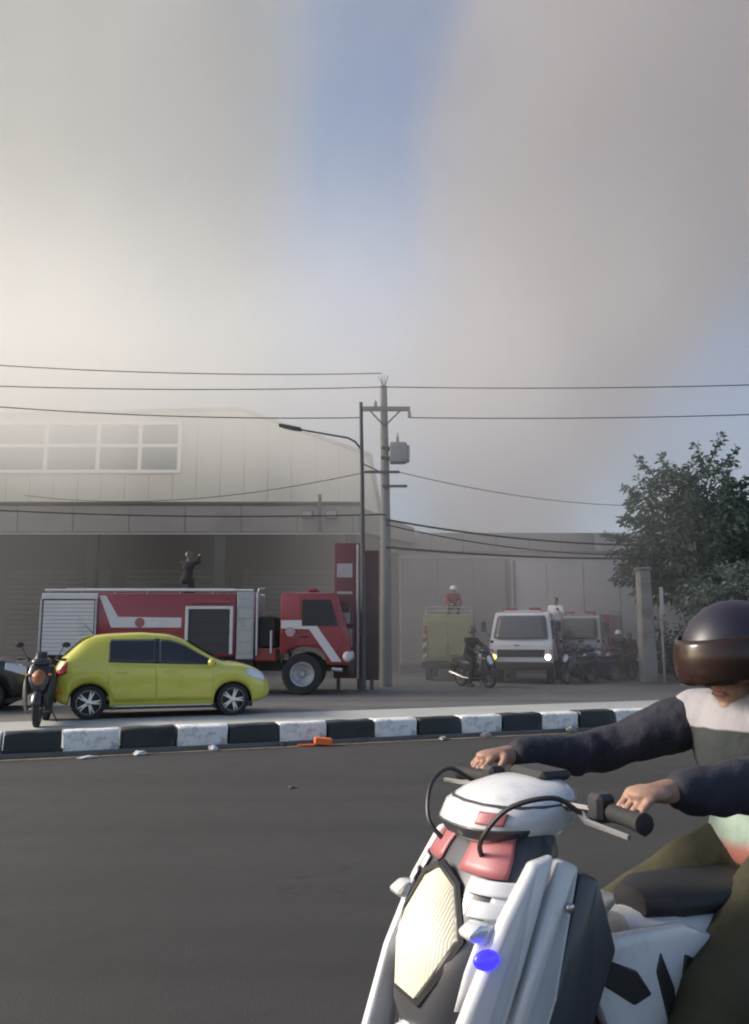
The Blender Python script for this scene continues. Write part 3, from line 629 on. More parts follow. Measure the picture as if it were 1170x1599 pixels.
# white lined locker
lk = G().box(X(-4.56), X(-3.56), yn + .004, yn + .018, 1.0, 2.06).build('locker', M_locker, fe, smooth=0)
for a, b, c, d in ((-4.64, -4.565, .98, 2.14), (-3.555, -3.48, .98, 2.14), (-4.563, -3.557, 2.065, 2.14)): G().box(X(a), X(b), yn - .03, yn + .016, c, d, bev=.01).build('locker_frame', M_fwhite, fe)
for k in range(3): G().box(X(-4.5), X(-3.62), yn - .001, yn + .003, 1.2 + k * .27, 1.22 + k * .27).build('shelf_edge', M_chas, lk)
G().prism([(X(-4.55), 2.2), (X(-4.45), 2.32), (X(-3.6), 2.32), (X(-3.52), 2.2)], yn - .02, yn + .017, 'y', bev=.01).build('locker_hood', M_fred, fe)
# aluminium pump bay and uprights
G().box(X(-3.40), X(-2.98), yn + .01, 1.2, .85, 2.5, bev=.02).build('pump_bay', M_alu, fe)
for k in range(5): G().box(X(-3.36), X(-3.02), yn - .006, yn + .008, 1.0 + k * .28, 1.22 + k * .28, bev=.006).build('bay_panel', M_alu, fe)
G().tube([(X(-2.9), yn + .05, .95), (X(-2.9), yn + .05, 2.45), (X(-2.86), yn + .06, 2.56), (X(-2.72), yn + .1, 2.58)], .03, 8).build('grab_rail', M_alu, fe)
G().tube([(X(-2.55), yn + .08, 1.0), (X(-2.55), yn + .08, 1.55)], .03, 8).build('hand_rail', M_alu, fe)
G().box(X(-2.97), X(-2.42), -1.1, 1.1, .8, 1.12, bev=.03).build('pump_deck', M_fred, fe); G().box(X(-2.9), X(-2.45), -.9, .9, 1.125, 1.9, bev=.05).build('pump', M_chas, fe)
for y in (yn + .04, 1.2):
    G().tube([(X(-8.1), y, 2.53), (X(-3.0), y, 2.53)], .028, 8).build('roof_rail', M_fwhite, fe)
    for k in range(7): G().tube([(X(-8.0 + k * .8), y, 2.44), (X(-8.0 + k * .8), y, 2.53)], .016, 6).build('rail_post', M_alu, fe)
G().tube([(X(-7.9), -.3, 2.6), (X(-3.6), -.3, 2.6)], .03, 6).tube([(X(-7.9), .15, 2.6), (X(-3.6), .15, 2.6)], .03, 6).build('ladder_stile', M_alu, fe)
for k in range(13): G().tube([(X(-7.7 + k * .33), -.3, 2.6), (X(-7.7 + k * .33), .15, 2.6)], .018, 6).build('ladder_rung', M_alu, fe)
# cab
cp = [(-2.33, .98), (-2.33, 2.40), (-2.26, 2.47), (-1.02, 2.47), (-.93, 2.40), (-.70, 1.60), (-.62, 1.45), (-.60, .72), (-1.18, .72), (-1.24, .98), (-1.40, 1.13), (-1.78, 1.17), (-2.1, 1.1), (-2.2, .98)]
G().prism([(X(a), b) for a, b in cp], yn + .02, 1.23, 'y', bev=.035, seg=2).build('cab', M_fred, fe)
dr = G().prism([(X(a), b) for a, b in [(-1.9, 1.2), (-1.9, 2.38), (-1.04, 2.38), (-.82, 1.6), (-.78, 1.3), (-1.0, .95), (-1.15, .95), (-1.22, 1.08), (-1.4, 1.2)]], yn + .004, yn + .019, 'y', bev=.006).build('door', M_fred, fe)
G().prism([(X(a), b) for a, b in [(-1.80, 1.66), (-1.80, 2.30), (-1.09, 2.30), (-.91, 1.66)]], yn - .004, yn + .003, 'y').build('window', M_cabglass, dr, smooth=0)
G().box(X(-1.85), X(-1.65), yn - .03, yn + .003, 1.38, 1.42, bev=.01).build('handle', M_blackp, dr)
G().prism([(X(a), b) for a, b in [(-2.31, 1.60), (-2.31, 1.80), (-1.58, 1.80), (-1.50, 1.76), (-.82, .80), (-1.06, .80), (-1.62, 1.58)]], yn - .003, yn + .0035, 'y').build('stripe', M_fwhite, fe, smooth=0)
G().lathe([(0, -.003), (.13, -.003), (.13, .003), (0, .003)], 6, 'y', (X(-2.08), yn - .008, 1.52)).build('emblem', mat('pale_pink_emblem', (.45, .30, .30), .5), fe)
G().prism([(X(-.945), 2.34), (X(-.93), 2.34), (X(-.705), 1.62), (X(-.72), 1.62)], -1.12, 1.12, 'y', M=Matrix.Translation((.022, 0, 0))).build('windscreen', M_tint, fe, smooth=0)
G().box(X(-.66), X(-.50), -1.24, 1.24, .50, .82, bev=.04, seg=2).build('bumper', M_chas, fe)
for y in (-1.02, 1.02):
    G().lathe([(0, 0), (.14, 0), (.13, .05), (.06, .08), (0, .085)], 18, 'x', (X(-.60), y, .93)).build('headlight', M_lens, fe)
    G().tube([(X(-.86), y * 1.17, 2.1), (X(-.62), y * 1.3, 2.12), (X(-.6), y * 1.3, 1.75)], .015, 6).box(X(-.64), X(-.57), y * 1.3 - .09, y * 1.3 + .09, 1.72, 2.05, bev=.02).build('mirror', M_blackp, fe)
G().ell((X(-.68), yn - .03, .92), (.12, .09, .13), 14, 10).build('corner_lamp', M_fwhite, fe)
G().box(X(-2.0), X(-1.2), -.75, .75, 2.475, 2.50).build('roof_plate', M_alu, fe)
for y in (-.5, 0, .5): G().box(X(-1.7), X(-1.45), y - .22, y + .22, 2.505, 2.62, bev=.05, seg=2).build('beacon', mat('beacon_red', (.28, .02, .03), .25), fe)
for s in (-1, 1):
    wheel(fe, X(-1.78), s * 1.08, .50, .30, .30, s, M_alu, style='truck')
    for a in (-6.2,):
        wheel(fe, X(a), s * 1.02, .50, .40, .30, s, M_alu, style='truck')
    G().prism([(X(-2.33), .97), (X(-2.28), .75), (X(-2.22), .97)], s * 1.2 - .03, s * 1.2 + .03, 'y').build('mud_flap', M_blackp, fe)
G().tube([(X(-1.05), yn + .1, .62), (X(-.8), yn + .02, .60)], .05, 8).build('step', M_alu, fe)

# ------------------------------------------------------------------ light trucks seen from the front
def light_truck(name, label, cat, loc, rz, paint, tank, grille, group=None, lit=True, W=.93, tank_h=2.2, tank_w=.92):
    """local +x is forward"""
    t = thing(name, label, cat, loc, rz, group)
    cab = [(-.75, .72), (-.75, 2.02), (-.68, 2.12), (.30, 2.14), (.44, 2.06), (.80, 1.28), (.86, 1.16), (.88, .62), (.40, .62), (.34, .78), (.15, .92), (-.15, .92), (-.32, .78), (-.38, .66), (-.75, .66)]
    b = G().prism(cab, -W, W, 'y', bev=.05, seg=3)
    o = b.build('cab', paint, t)
    for v in o.data.vertices:                        # tumblehome
        if v.co.z > 1.25: v.co.y *= 1 - .13 * (v.co.z - 1.25) / .9
    k = 1 - .13 * (1.66 - 1.25) / .9
    sl_ = Vector((.36, 0, -.78)).normalized()
    P = []
    for i in range(9):
        tt_ = i / 8; x = lerp(.475, .79, tt_) + .022; z = lerp(2.02, 1.33, tt_) + .012; w = W * (1 - .13 * (z - 1.25) / .9) - .10 - (.03 if i in (0, 8) else 0)
        P.append([(x + .03 * (1 - (j / 4 - 1) ** 2), w * (j / 4 - 1), z) for j in range(9)])
    solid(G().grid(P).build('windscreen', M_tintl, t, smooth=60), .012)
    for s in (-1, 1): G().tube([(.83, s * .45 - .25, 1.36), (.68, s * .3 + .1, 1.58)], .008, 5).build('wiper', M_blackp, t)
    G().box(.862, .90, -W + .22, W - .22, .80, 1.02, bev=.012).build('grille', grille, t)
    for q in range(3): G().box(.90, .912, -W + .26, W - .26, .83 + q * .065, .855 + q * .065).build('grille_bar', M_blackp, t)
    G().box(.886, .90, -.20, -.02, 1.13, 1.16, bev=.004).build('badge', M_blackp, t)
    for s in (-1, 1):
        hl = G().box(.85, .915, s * (W - .125) - .12, s * (W - .125) + .12, .70, .92, bev=.03, seg=2).build('headlight', M_lens, t)
        G().lathe([(0, 0), (.085, 0), (.075, .02), (0, .03)], 14, 'x', (.912, s * (W - .13), .80)).build('bulb', (M_hlw if s > 0 else M_hly) if lit else M_lens, hl)
        G().box(.85, .905, s * (W - .06) - .05, s * (W - .06) + .05, .93, 1.03, bev=.015).build('indicator', M_amber, t)
        zq = 1.7; wq = W * (1 - .13 * (zq - 1.25) / .9)
        dq = G().prism([(-.45, .95), (-.45, 1.98), (.34, 1.98), (.66, 1.3), (.72, 1.1), (.45, .95)], s * (W + .001) - .004, s * (W + .001) + .008, 'y').build('door', paint, t)
        for v in dq.data.vertices:
            if v.co.z > 1.25: v.co.y *= 1 - .13 * (v.co.z - 1.25) / .9
        w_ = G().prism([(-.38, 1.34), (-.38, 1.9), (.28, 1.9), (.55, 1.34)], s * (W + .010) - .002, s * (W + .010) + .006, 'y').build('window', M_tint, dq)
        for v in w_.data.vertices: v.co.y *= 1 - .13 * (v.co.z - 1.25) / .9
        G().tube([(.62, s * (W - .02), 1.35), (.80, s * (W + .16), 1.62), (.80, s * (W + .17), 1.9)], .012, 6).box(.775, .825, s * (W + .18) - .08, s * (W + .18) + .08, 1.55, 1.85, bev=.02).build('mirror', M_blackp, t)
        wheel(t, 0, s * (W - .14), .38, .22, .23, s, M_alu, style='truck'); wheel(t, -2.3, s * (W - .16), .38, .30, .23, s, M_alu, style='truck')
    G().box(.80, .96, -W, W, .42, .66, bev=.04, seg=2).build('bumper', M_chas, t)
    G().box(.962, .972, -.24, .24, .48, .60, bev=.003).build('number_plate', M_chas, t)
    G().box(-3.2, .8, -.42, .42, .45, .62).build('chassis', M_chas, t, smooth=0)
    G().box(-3.3, -.82, -tank_w, tank_w, .75, tank_h, bev=.06, seg=2).build('tank', tank, t)
    for s in (-1, 1): G().tube([(-3.2, s * (tank_w - .06), tank_h + .12), (-.9, s * (tank_w - .06), tank_h + .12)], .022, 6).tube([(-3.1, s * (tank_w - .06), tank_h - .02), (-3.1, s * (tank_w - .06), tank_h + .12)], .018, 6).tube([(-1, s * (tank_w - .06), tank_h - .02), (-1, s * (tank_w - .06), tank_h + .12)], .018, 6).build('tank_rail', M_alu, t)
    G().box(-.1, .25, -.55, .55, 2.145, 2.20, bev=.02).build('roof_visor', paint, t)
    for y in (-.36, .36): G().box(-.1, .12, y - .18, y + .18, 2.205, 2.29, bev=.03).build('beacon', M_fred, t)
    return t
M_tintl = mat('dusty_windscreen', (.10, .10, .105), .15, var=.25, vscale=2, rvar=.04)
M_hlw = mat('lit_headlamp', (.9, .9, .85), .3, emit=(1, .95, .85), estr=3.5); M_hly = mat('lit_amber_headlamp', (.9, .8, .4), .3, emit=(1, .62, .10), estr=1.6)
def face(dx, dy): return math.atan2(dy, dx)
light_truck('light_fire_truck', 'white light truck facing the camera with one headlamp glowing yellow', 'truck', (4.62, 26.0, .004), face(-.30, -.954), M_fwhite, M_fred, M_blackp)
M_silver = mat('grey_silver_paint', (.36, .35, .35), .35, .3, var=.05, dirt=.3, coat=.4)
light_truck('light_fire_truck', 'grey light truck parked behind and right of the white truck', 'truck', (7.25, 29.6, .004), face(-.42, -.9), M_silver, M_fred, M_blackp, lit=False, W=.85)

# khaki pump tender seen from behind, chevrons at its left corner
M_khaki = mat('khaki_paint', (.30, .275, .14), .55, var=.1, dirt=.4, dirtcol=(.12, .11, .09), dscale=1.2)
kt = thing('pump_tender', 'khaki boxy pump tender with striped corner, behind the parked motorcyclist', 'fire truck', (2.45, 27.5, .004), R(-90 - 8))
# local +x points at the camera (rear of the vehicle)
G().box(-3.4, .62, -.80, .80, .62, 2.12, bev=.05, seg=2).build('body', M_khaki, kt)
G().box(-3.3, .6, -.5, .5, .4, .62).build('chassis', M_chas, kt, smooth=0)
G().box(.6, .72, -.86, .86, .42, .60, bev=.02).build('rear_bumper', M_chas, kt)
for a, b, c, d in ((-.66, -.06, .75, 1.9), (.06, .66, .75, 1.9)):
    q = G().box(.615, .645, a, b, c, d, bev=.012).build('rear_door', M_khaki, kt); G().box(.646, .67, (b if a < 0 else a) - .02, (b if a < 0 else a) + .02, 1.2, 1.4, bev=.006).build('handle', M_alu, q)
for k in range(4):
    G().prism([(-.83, .72 + k * .17), (-.70, .80 + k * .17), (-.70, .89 + k * .17), (-.83, .81 + k * .17)], .63, .66, 'x').build('chevron', M_fwhite if k % 2 == 0 else M_fred, kt, smooth=0)
for y in (-.74, .74): G().box(.62, .66, y - .05, y + .05, 1.5, 1.75, bev=.01).build('tail_light', M_tail, kt)
G().tube([(.55, -.72, 2.12), (.55, -.72, 2.34), (.55, .72, 2.34), (.55, .72, 2.12)], .025, 8).tube([(.55, -.72, 2.22), (.55, .72, 2.22)], .02, 6).build('roof_rail', M_alu, kt)
for s in (-1, 1): wheel(kt, -.1, s * .68, .38, .22, .23, s, M_alu, style='truck'); wheel(kt, -2.7, s * .68, .38, .22, .23, s, M_alu, style='truck')
G().tube([(.5, .2, 2.14), (.3, .25, 2.3), (-.1, .1, 2.28), (-.4, -.2, 2.24), (-.9, .1, 2.24)], .05, 8).build('hose', mat('canvas_hose', (.35, .28, .22), .9), kt)
# ================================================================== MOTORCYCLES
def hull_z(L, n=28, e=.75):
    g = G(); vs = []
    for z, xf, xb, w in L:
        for j in range(n):
            a = 2 * math.pi * j / n; c, s = math.cos(a), math.sin(a)
            vs.append(((xf + xb) / 2 + (xf - xb) / 2 * math.copysign(abs(c) ** e, c), w * math.copysign(abs(s) ** e, s), z))
    k = len(L); return g.add(vs, [(i * n + j, i * n + (j + 1) % n, (i + 1) * n + (j + 1) % n, (i + 1) * n + j) for i in range(k - 1) for j in range(n)] + [tuple(range(n))[::-1], tuple((k - 1) * n + j for j in range(n))])
def hull_x(L, n=24, e=.75, y0=0):
    g = G(); vs = []
    for x, zt, zb, w in L:
        for j in range(n):
            a = 2 * math.pi * j / n; c, s = math.cos(a), math.sin(a)
            vs.append((x, y0 + w * math.copysign(abs(c) ** e, c), (zt + zb) / 2 + (zt - zb) / 2 * math.copysign(abs(s) ** e, s)))
    k = len(L); return g.add(vs, [(i * n + j, i * n + (j + 1) % n, (i + 1) * n + (j + 1) % n, (i + 1) * n + j) for i in range(k - 1) for j in range(n)] + [tuple(range(n))[::-1], tuple((k - 1) * n + j for j in range(n))])
M_seat = mat('black_vinyl_seat', (.02, .02, .022), .55, var=.2, bump=.1, bscale=120)
M_mwhite = mat('white_fairing', (.60, .60, .61), .28, var=.05, dirt=.25, dirtcol=(.25, .24, .23), dscale=9, coat=.5)
M_mgrey = mat('charcoal_fairing', (.045, .047, .055), .4, var=.12, coat=.3)
M_mred = mat('dull_red_decal', (.34, .11, .12), .4, var=.15)
M_cream = mat('cream_headlamp', (.72, .66, .50), .3, var=.08, vscale=12, emit=(1, .9, .65), estr=.06)
M_blue = mat('blue_position_lamp', (.02, .02, .8), .3, emit=(.03, .02, 1.0), estr=1.3)
M_exh = mat('brushed_exhaust', (.5, .49, .48), .3, .9, var=.1)
_nt = M_cream.node_tree; _w = _nt.nodes.new('ShaderNodeTexWave'); _w.bands_direction = 'Y'; _w.inputs['Scale'].default_value = 45; _w.inputs['Distortion'].default_value = .3
_nt.links.new(_nt.nodes.new('ShaderNodeTexCoord').outputs['Object'], _w.inputs['Vector']); _b = _nt.nodes.new('ShaderNodeBump'); _b.inputs['Strength'].default_value = .22; _b.inputs['Distance'].default_value = .004
_nt.links.new(_w.outputs['Fac'], _b.inputs['Height']); _nt.links.new(_b.outputs[0], _nt.nodes['Principled BSDF'].inputs['Normal'])
def scooter(name, label, cat, loc, rz, c1, c2, hero=False, lit=None, group=None, lean=0.0, plate=None):
    t = thing(name, label, cat, loc, rz, group); t.rotation_euler = (lean, 0, rz)
    for a, nm in ((.57, 'front_wheel'), (-.62, 'rear_wheel')): wheel(t, a, 0, .285, .11 if a < 0 else .095, .20, 1, M_mgrey if hero else M_alu, 6, 'bike', nm)
    # front fender: arched shell
    P = [[(.57 + math.cos(q) * (.315 - .05 * abs(u) ** 2), u * .075, .285 + math.sin(q) * (.315 - .05 * abs(u) ** 2)) for u in (-1, -.8, -.4, 0, .4, .8, 1)] for q in [R(15 + 150 * i / 18) for i in range(19)]]
    fd = solid(G().grid(P).build('front_fender', c1, t, smooth=70), .008)
    for s in (-1, 1): G().tube([(.57, s * .095, .285), (.47, s * .085, .62), (.36, s * .07, .98)], [.024, .022, .022], 10).build('fork', M_exh, t)
    # front apron
    ap = hull_z([(.40, .60, .46, .05), (.46, .655, .44, .10), (.56, .68, .42, .145), (.68, .655, .40, .175), (.79, .60, .37, .185), (.88, .54, .34, .165), (.94, .49, .33, .12), (.965, .46, .34, .06)]).build('front_cowl', c2 if hero else c1, t, smooth=60)
    # leg shields: raked side panels
    for s in (-1, 1):
        def bend(o):
            for v in o.data.vertices: v.co.y = s * (v.co.y + .05 * math.sin((v.co.z - .2) / .75 * math.pi) - .35 * max(0, v.co.x - .50))
            return o
        if not hero:
            o = bend(G().prism([(.30, .90), (.42, .95), (.50, .93), (.63, .70), (.72, .47), (.66, .30), (.56, .22), (.50, .30), (.50, .46), (.40, .66)], .165, .20, 'y', bev=.014, seg=2).build('leg_shield', c1, t))
        else:                                        # two raked white blades with a shadow gap, charcoal inner shield behind
            o = bend(G().prism([(.425, .945), (.485, .935), (.56, .83), (.64, .68), (.715, .50), (.70, .38), (.655, .28), (.635, .40), (.60, .56), (.535, .73)], .172, .206, 'y', bev=.012, seg=3).build('leg_shield', c1, t))
            bend(G().prism([(.36, .915), (.41, .935), (.52, .725), (.585, .555), (.62, .40), (.64, .26), (.60, .23), (.575, .34), (.53, .50), (.455, .68)], .160, .196, 'y', bev=.012, seg=3).build('leg_shield_blade', c1, t))
            bend(G().prism([(.30, .88), (.35, .90), (.45, .67), (.52, .49), (.57, .32), (.59, .22), (.50, .24), (.44, .40), (.36, .60), (.28, .74)], .140, .176, 'y', bev=.012, seg=2).build('inner_shield', M_mgrey, t))
            for zz in (.84, .40): G().ell((interp([(.40, .60), (.84, .40)], zz)[0], s * .215, zz), (.011, .006, .011), 10, 6).build('panel_bolt', M_exh, t)
        if hero:
            q = G().ell((.60, s * .205, .765), (.030, .016, .020), 14, 8).build('position_lamp', M_blue, o) if s > 0 else None
    # headlamp: kite shaped lens on the cowl
    kite = [(0, .83), (.062, .80), (.115, .715), (.075, .635), (.045, .59), (-.045, .59), (-.075, .635), (-.115, .715), (-.062, .80)]
    FXD = .03
    def fx(z): return interp([(.40, .60), (.46, .655), (.56, .68), (.68, .655), (.79, .60), (.88, .54)], z)[0]
    hb = G(); n_ = len(kite)
    vs_ = [(fx(z) + .025 - abs(y) * .35, y, z) for y, z in kite] + [(fx(z) - .06 - abs(y) * .3, y * 1.05, z) for y, z in kite] + [(fx(.7) + .055, 0, .70)]
    hb.add(vs_, [(i, (i + 1) % n_, 2 * n_) for i in range(n_)] + [(i, i + n_, (i + 1) % n_ + n_, (i + 1) % n_) for i in range(n_)] + [tuple(range(n_, 2 * n_))])
    hl = hb.build('headlight', M_cream if hero else (lit or M_lens), t, smooth=50)
    if hero:
        ring = [(fx(z) + .012 - abs(y) * .35, y * 1.1, .70 + (z - .70) * 1.08) for y, z in kite]; G().tube(ring + ring[:1], .011, 6).build('lamp_rim', M_blackp, hl)
    for s in (-1, 1):
        G().prism([(.56, .78), (.62, .79), (.63, .805), (.60, .825), (.56, .82)], s * .165 - .03, s * .165 + .02, 'y', bev=.009, seg=2).build('indicator', M_lens if hero else M_amber, t)
    # handlebar head with nacelle, visor and dash
    NL = [(.935, .50, .32, .06), (.955, .545, .29, .12), (.985, .56, .27, .15), (1.02, .54, .26, .15), (1.05, .49, .26, .125), (1.07, .43, .28, .08), (1.075, .38, .30, .03)]
    nc = hull_z(NL, e=.8).build('handlebar_cowl', c1, t, smooth=60)
    nc.location.z = .0; ap.location.z = .05; hl.location.z = .06
    def skin_patch(L, name, m, z0, z1, a0, a1, parent, off=1.02, e=.75):
        P = []
        for i in range(7):
            z = lerp(z0, z1, i / 6); xf, xb, w = interp(L, z); row = []
            for j in range(13):
                a = R(lerp(a0, a1, j / 12)); c, s_ = math.cos(a), math.sin(a)
                row.append(((xf + xb) / 2 + (xf - xb) / 2 * off * math.copysign(abs(c) ** e, c), w * off * math.copysign(abs(s_) ** e, s_), z))
            P.append(row)
        return solid(G().grid(P).build(name, m, parent, smooth=70), .004)
    if hero:
        FL = [(.40, .60, .46, .05), (.46, .655, .44, .10), (.56, .68, .42, .145), (.68, .655, .40, .175), (.79, .60, .37, .185), (.88, .54, .34, .165), (.94, .49, .33, .12), (.965, .46, .34, .06)]
        skin_patch(FL, 'red_decal', M_mred, .845, .955, 8, 62, ap, 1.035); skin_patch(FL, 'red_decal', M_mred, .845, .955, -62, -8, ap, 1.035)
        skin_patch(FL, 'white_flank', M_mwhite, .60, .83, 52, 118, ap, 1.03); skin_patch(FL, 'white_flank', M_mwhite, .60, .83, -118, -52, ap, 1.03)
        for z0, z1, a0, a1 in ((.815, .842, 24, 78), (.775, .805, 34, 84), (.735, .765, 42, 88)):
            skin_patch(FL, 'fairing_strip', M_mwhite, z0, z1, a0, a1, ap, 1.06); skin_patch(FL, 'fairing_strip', M_mwhite, z0, z1, -a1, -a0, ap, 1.06)
        skin_patch(NL, 'nacelle_seam', M_mgrey, 1.028, 1.032, -130, 130, nc, 1.008, .8); skin_patch(NL, 'nacelle_badge', M_mred, .995, 1.02, 25, 55, nc, 1.012, .8)
        for s in (-1, 1):
            G().tube(spline([(.37, s * .22, 1.03), (.44, s * .22, 1.065), (.52, s * .17, 1.04), (.555, s * .12, .97), (.53, s * .08, .92)]), .0055, 8).build('brake_cable', M_blackp, t)
        skin_patch(NL, 'nacelle_trim', M_mgrey, .96, .985, -80, 80, nc, 1.015, .8)
    else:
        P = [[(.53 - .10 * k - .03 * abs(u) ** 2, u * (.10 - .02 * k), .985 + .17 * k) for u in (-1, -.6, -.2, .2, .6, 1)] for k in (0, .25, .5, .75, 1)]
        solid(G().grid(P).build('visor', M_blackp, t, smooth=60), .006)
    hbar = G().tube([(.30, -.34, 1.01), (.31, -.24, 1.03), (.36, -.10, 1.03), (.36, .10, 1.03), (.31, .24, 1.03), (.30, .34, 1.01)], .012, 8).build('handlebar', M_blackp, t)
    for s in (-1, 1):
        G().lathe([(.012, 0), (.019, .0), (.018, .06), (.019, .10), (.022, .115), (.012, .12)], 12, 'y', (0, 0, 0)).build('grip', M_tyre, t).matrix_local = Matrix.Translation((.308, s * .25, 1.03)) @ Matrix.Rotation(R(-8) * s, 4, 'Z') @ Matrix.Scale(s, 4, (0, 1, 0))
        G().tube([(.36, s * .21, 1.025), (.385, s * .26, 1.02), (.37, s * .37, 1.01)], [.008, .007, .006], 6).build('brake_lever', M_exh, t)
        if not hero: mi = G().tube([(.34, s * .22, 1.05), (.35, s * .28, 1.17), (.33, s * .32, 1.24)], .007, 6).build('mirror_stem', M_blackp, t)
        if not hero: mh = G().ell((.325, s * .35, 1.265), (.022, .07, .045), 14, 8).build('mirror', M_blackp, t); G().ell((.307, s * .35, 1.265), (.008, .06, .037), 14, 8).build('mirror_glass', M_chrome, mh)
        G().box(.285, .335, s * .215 - .025, s * .215 + .025, 1.005, 1.065, bev=.01).build('switch_box', M_blackp, t)
    G().box(.27, .36, -.07, .07, 1.068, 1.09, bev=.01).build('dashboard', M_blackp, t)
    # centre tunnel, side panels, tail, seat
    hull_x([(.46, .66, .34, .08), (.30, .66, .30, .12), (.12, .67, .27, .13), (-.06, .71, .27, .13), (-.2, .74, .3, .12)]).build('centre_body', c2, t, smooth=60)
    hull_x([(.10, .735, .50, .06), (.0, .75, .48, .15), (-.2, .755, .47, .17), (-.45, .78, .52, .16), (-.70, .80, .60, .12), (-.92, .82, .70, .06), (-.96, .81, .74, .03)]).build('tail_body', c1, t, smooth=60)
    hull_x([(.06, .79, .72, .06), (-.02, .80, .72, .11), (-.2, .795, .72, .13), (-.38, .80, .73, .14), (-.5, .83, .75, .135), (-.75, .85, .78, .115), (-.88, .855, .81, .07)]).build('seat', M_seat, t, smooth=60)
    hull_x([(.50, .30, .24, .09), (.4, .29, .22, .16), (.1, .28, .21, .17), (-.15, .30, .22, .14)]).build('footboard', M_blackp, t, smooth=60)
    hull_x([(.15, .44, .18, .08), (0, .46, .16, .11), (-.3, .44, .18, .11), (-.45, .40, .22, .08)]).build('engine', M_chas, t, smooth=60)
    for s in (-1, 1):
        sp_ = [(.34, .72), (.30, .745), (.04, .745), (-.10, .69), (-.06, .60), (.02, .50), (.08, .45), (.20, .47), (.27, .56)]
        o = G().prism(sp_, .125, .165, 'y', bev=.012, seg=2).build('side_panel', c1, t)
        for v in o.data.vertices: v.co.y *= s
        if hero:
            for pv_ in ([(.26, .70), (.30, .665), (.20, .60), (.15, .615), (.19, .67)], [(.12, .70), (.135, .66), (.10, .52), (.075, .50), (.085, .62)], [(.05, .685), (.06, .64), (.0, .60), (-.03, .645)], [(.24, .55), (.245, .515), (.17, .485), (.14, .50), (.18, .54)]):
                vq = G().prism(pv_, .158, .170, 'y', bev=.004).build('vent', M_blackp, o)
                for v in vq.data.vertices: v.co.y *= s
            em_ = G().prism([(.44, .64), (.40, .69), (.335, .68), (.30, .63), (.33, .575), (.41, .575)], .135, .152, 'y', bev=.006).build('emblem', M_mred, t)
            for v in em_.data.vertices: v.co.y *= s
            em2 = G().prism([(.455, .64), (.405, .705), (.33, .695), (.285, .63), (.32, .56), (.42, .56)], .12, .134, 'y', bev=.004).build('emblem_rim', M_mwhite, t)
            for v in em2.data.vertices: v.co.y *= s
            lw = G().prism([(.60, .24), (.48, .40), (.30, .34), (.22, .25), (.40, .21)], .14, .17, 'y', bev=.01).build('lower_cowl', M_mwhite, t)
            for v in lw.data.vertices: v.co.y *= s
    G().tube([(.0, -.12, .24), (-.3, -.16, .25), (-.5, -.17, .30), (-.92, -.18, .40)], [.025, .03, .05, .045], 12).build('exhaust', M_exh, t)
    G().tube([(-.70, .13, .80), (-.88, .13, .85), (-.97, .08, .86), (-.97, -.08, .86), (-.88, -.13, .85), (-.70, -.13, .80)], .013, 8).build('grab_rail', M_blackp, t)
    tl = G().box(-.985, -.95, -.07, .07, .72, .79, bev=.015).build('tail_light', M_tail, t)
    for s in (-1, 1): G().ell((-.93, s * .13, .70), (.03, .04, .025), 10, 6).build('rear_indicator', M_amber, t); G().tube([(-.35, s * .13, .42), (-.62, s * .13, .285)], .02, 8).tube([(-.55, s * .12, .35), (-.66, s * .13, .66)], .022, 8).build('swing_arm', M_blackp, t)
    P = [[(-.62 - math.cos(q) * .33, u * .08, .285 + math.sin(q) * .33) for u in (-1, -.5, 0, .5, 1)] for q in [R(-5 + 95 * i / 10) for i in range(11)]]
    solid(G().grid(P).build('rear_fender', M_blackp, t, smooth=70), .008)
    G().box(-1.0, -.99, -.10, .10, .50, .60, bev=.003).build('number_plate', M_blackp, t)
    G().tube([(-.02, .12, .24), (-.05, .24, .02)], .012, 6).build('side_stand', M_blackp, t)
    return t
M_mblk = mat('black_fairing', (.02, .02, .022), .35, var=.15, coat=.4); M_mblu = mat('dark_blue_fairing', (.02, .025, .06), .35, var=.1, coat=.4); M_mmar = mat('maroon_fairing', (.10, .015, .02), .35, var=.1, coat=.4)
HERO = (.685, 2.20, .0); HRZ = math.atan2(-.41, -.91)
scooter('scooter', 'white and charcoal scooter with cream headlamp ridden past close to the camera', 'motorcycle', HERO, HRZ, M_mwhite, M_mgrey, hero=True)
scooter('scooter', 'dark motorcycle with amber front lamp just behind the lime car', 'motorcycle', (-5.42, 13.9, .008), face(.25, -.97), M_mblk, M_mblk, lit=mat('dull_amber_lamp', (.30, .11, .03), .4), group='dark motorcycles on the far road')
scooter('scooter', 'dark motorcycle ridden in front of the khaki tender', 'motorcycle', (2.85, 23.9, .004), face(.55, -.83), M_mblk, M_mgrey, group='dark motorcycles on the far road')
scooter('scooter', 'black motorcycle parked beside the front corner of the white truck', 'motorcycle', (6.15, 25.6, .004), face(-.75, -.66), M_mblk, M_mblk, group='dark motorcycles on the far road')
scooter('scooter', 'dark blue motorcycle parked in front of the grey light truck', 'motorcycle', (7.0, 26.4, .004), face(-.85, -.5), M_mblu, M_mblk, group='dark motorcycles on the far road')
scooter('scooter', 'maroon motorcycle parked nearest the gate pillar', 'motorcycle', (8.0, 27.6, .004), face(-.8, -.6), M_mmar, M_mblk, group='dark motorcycles on the far road')
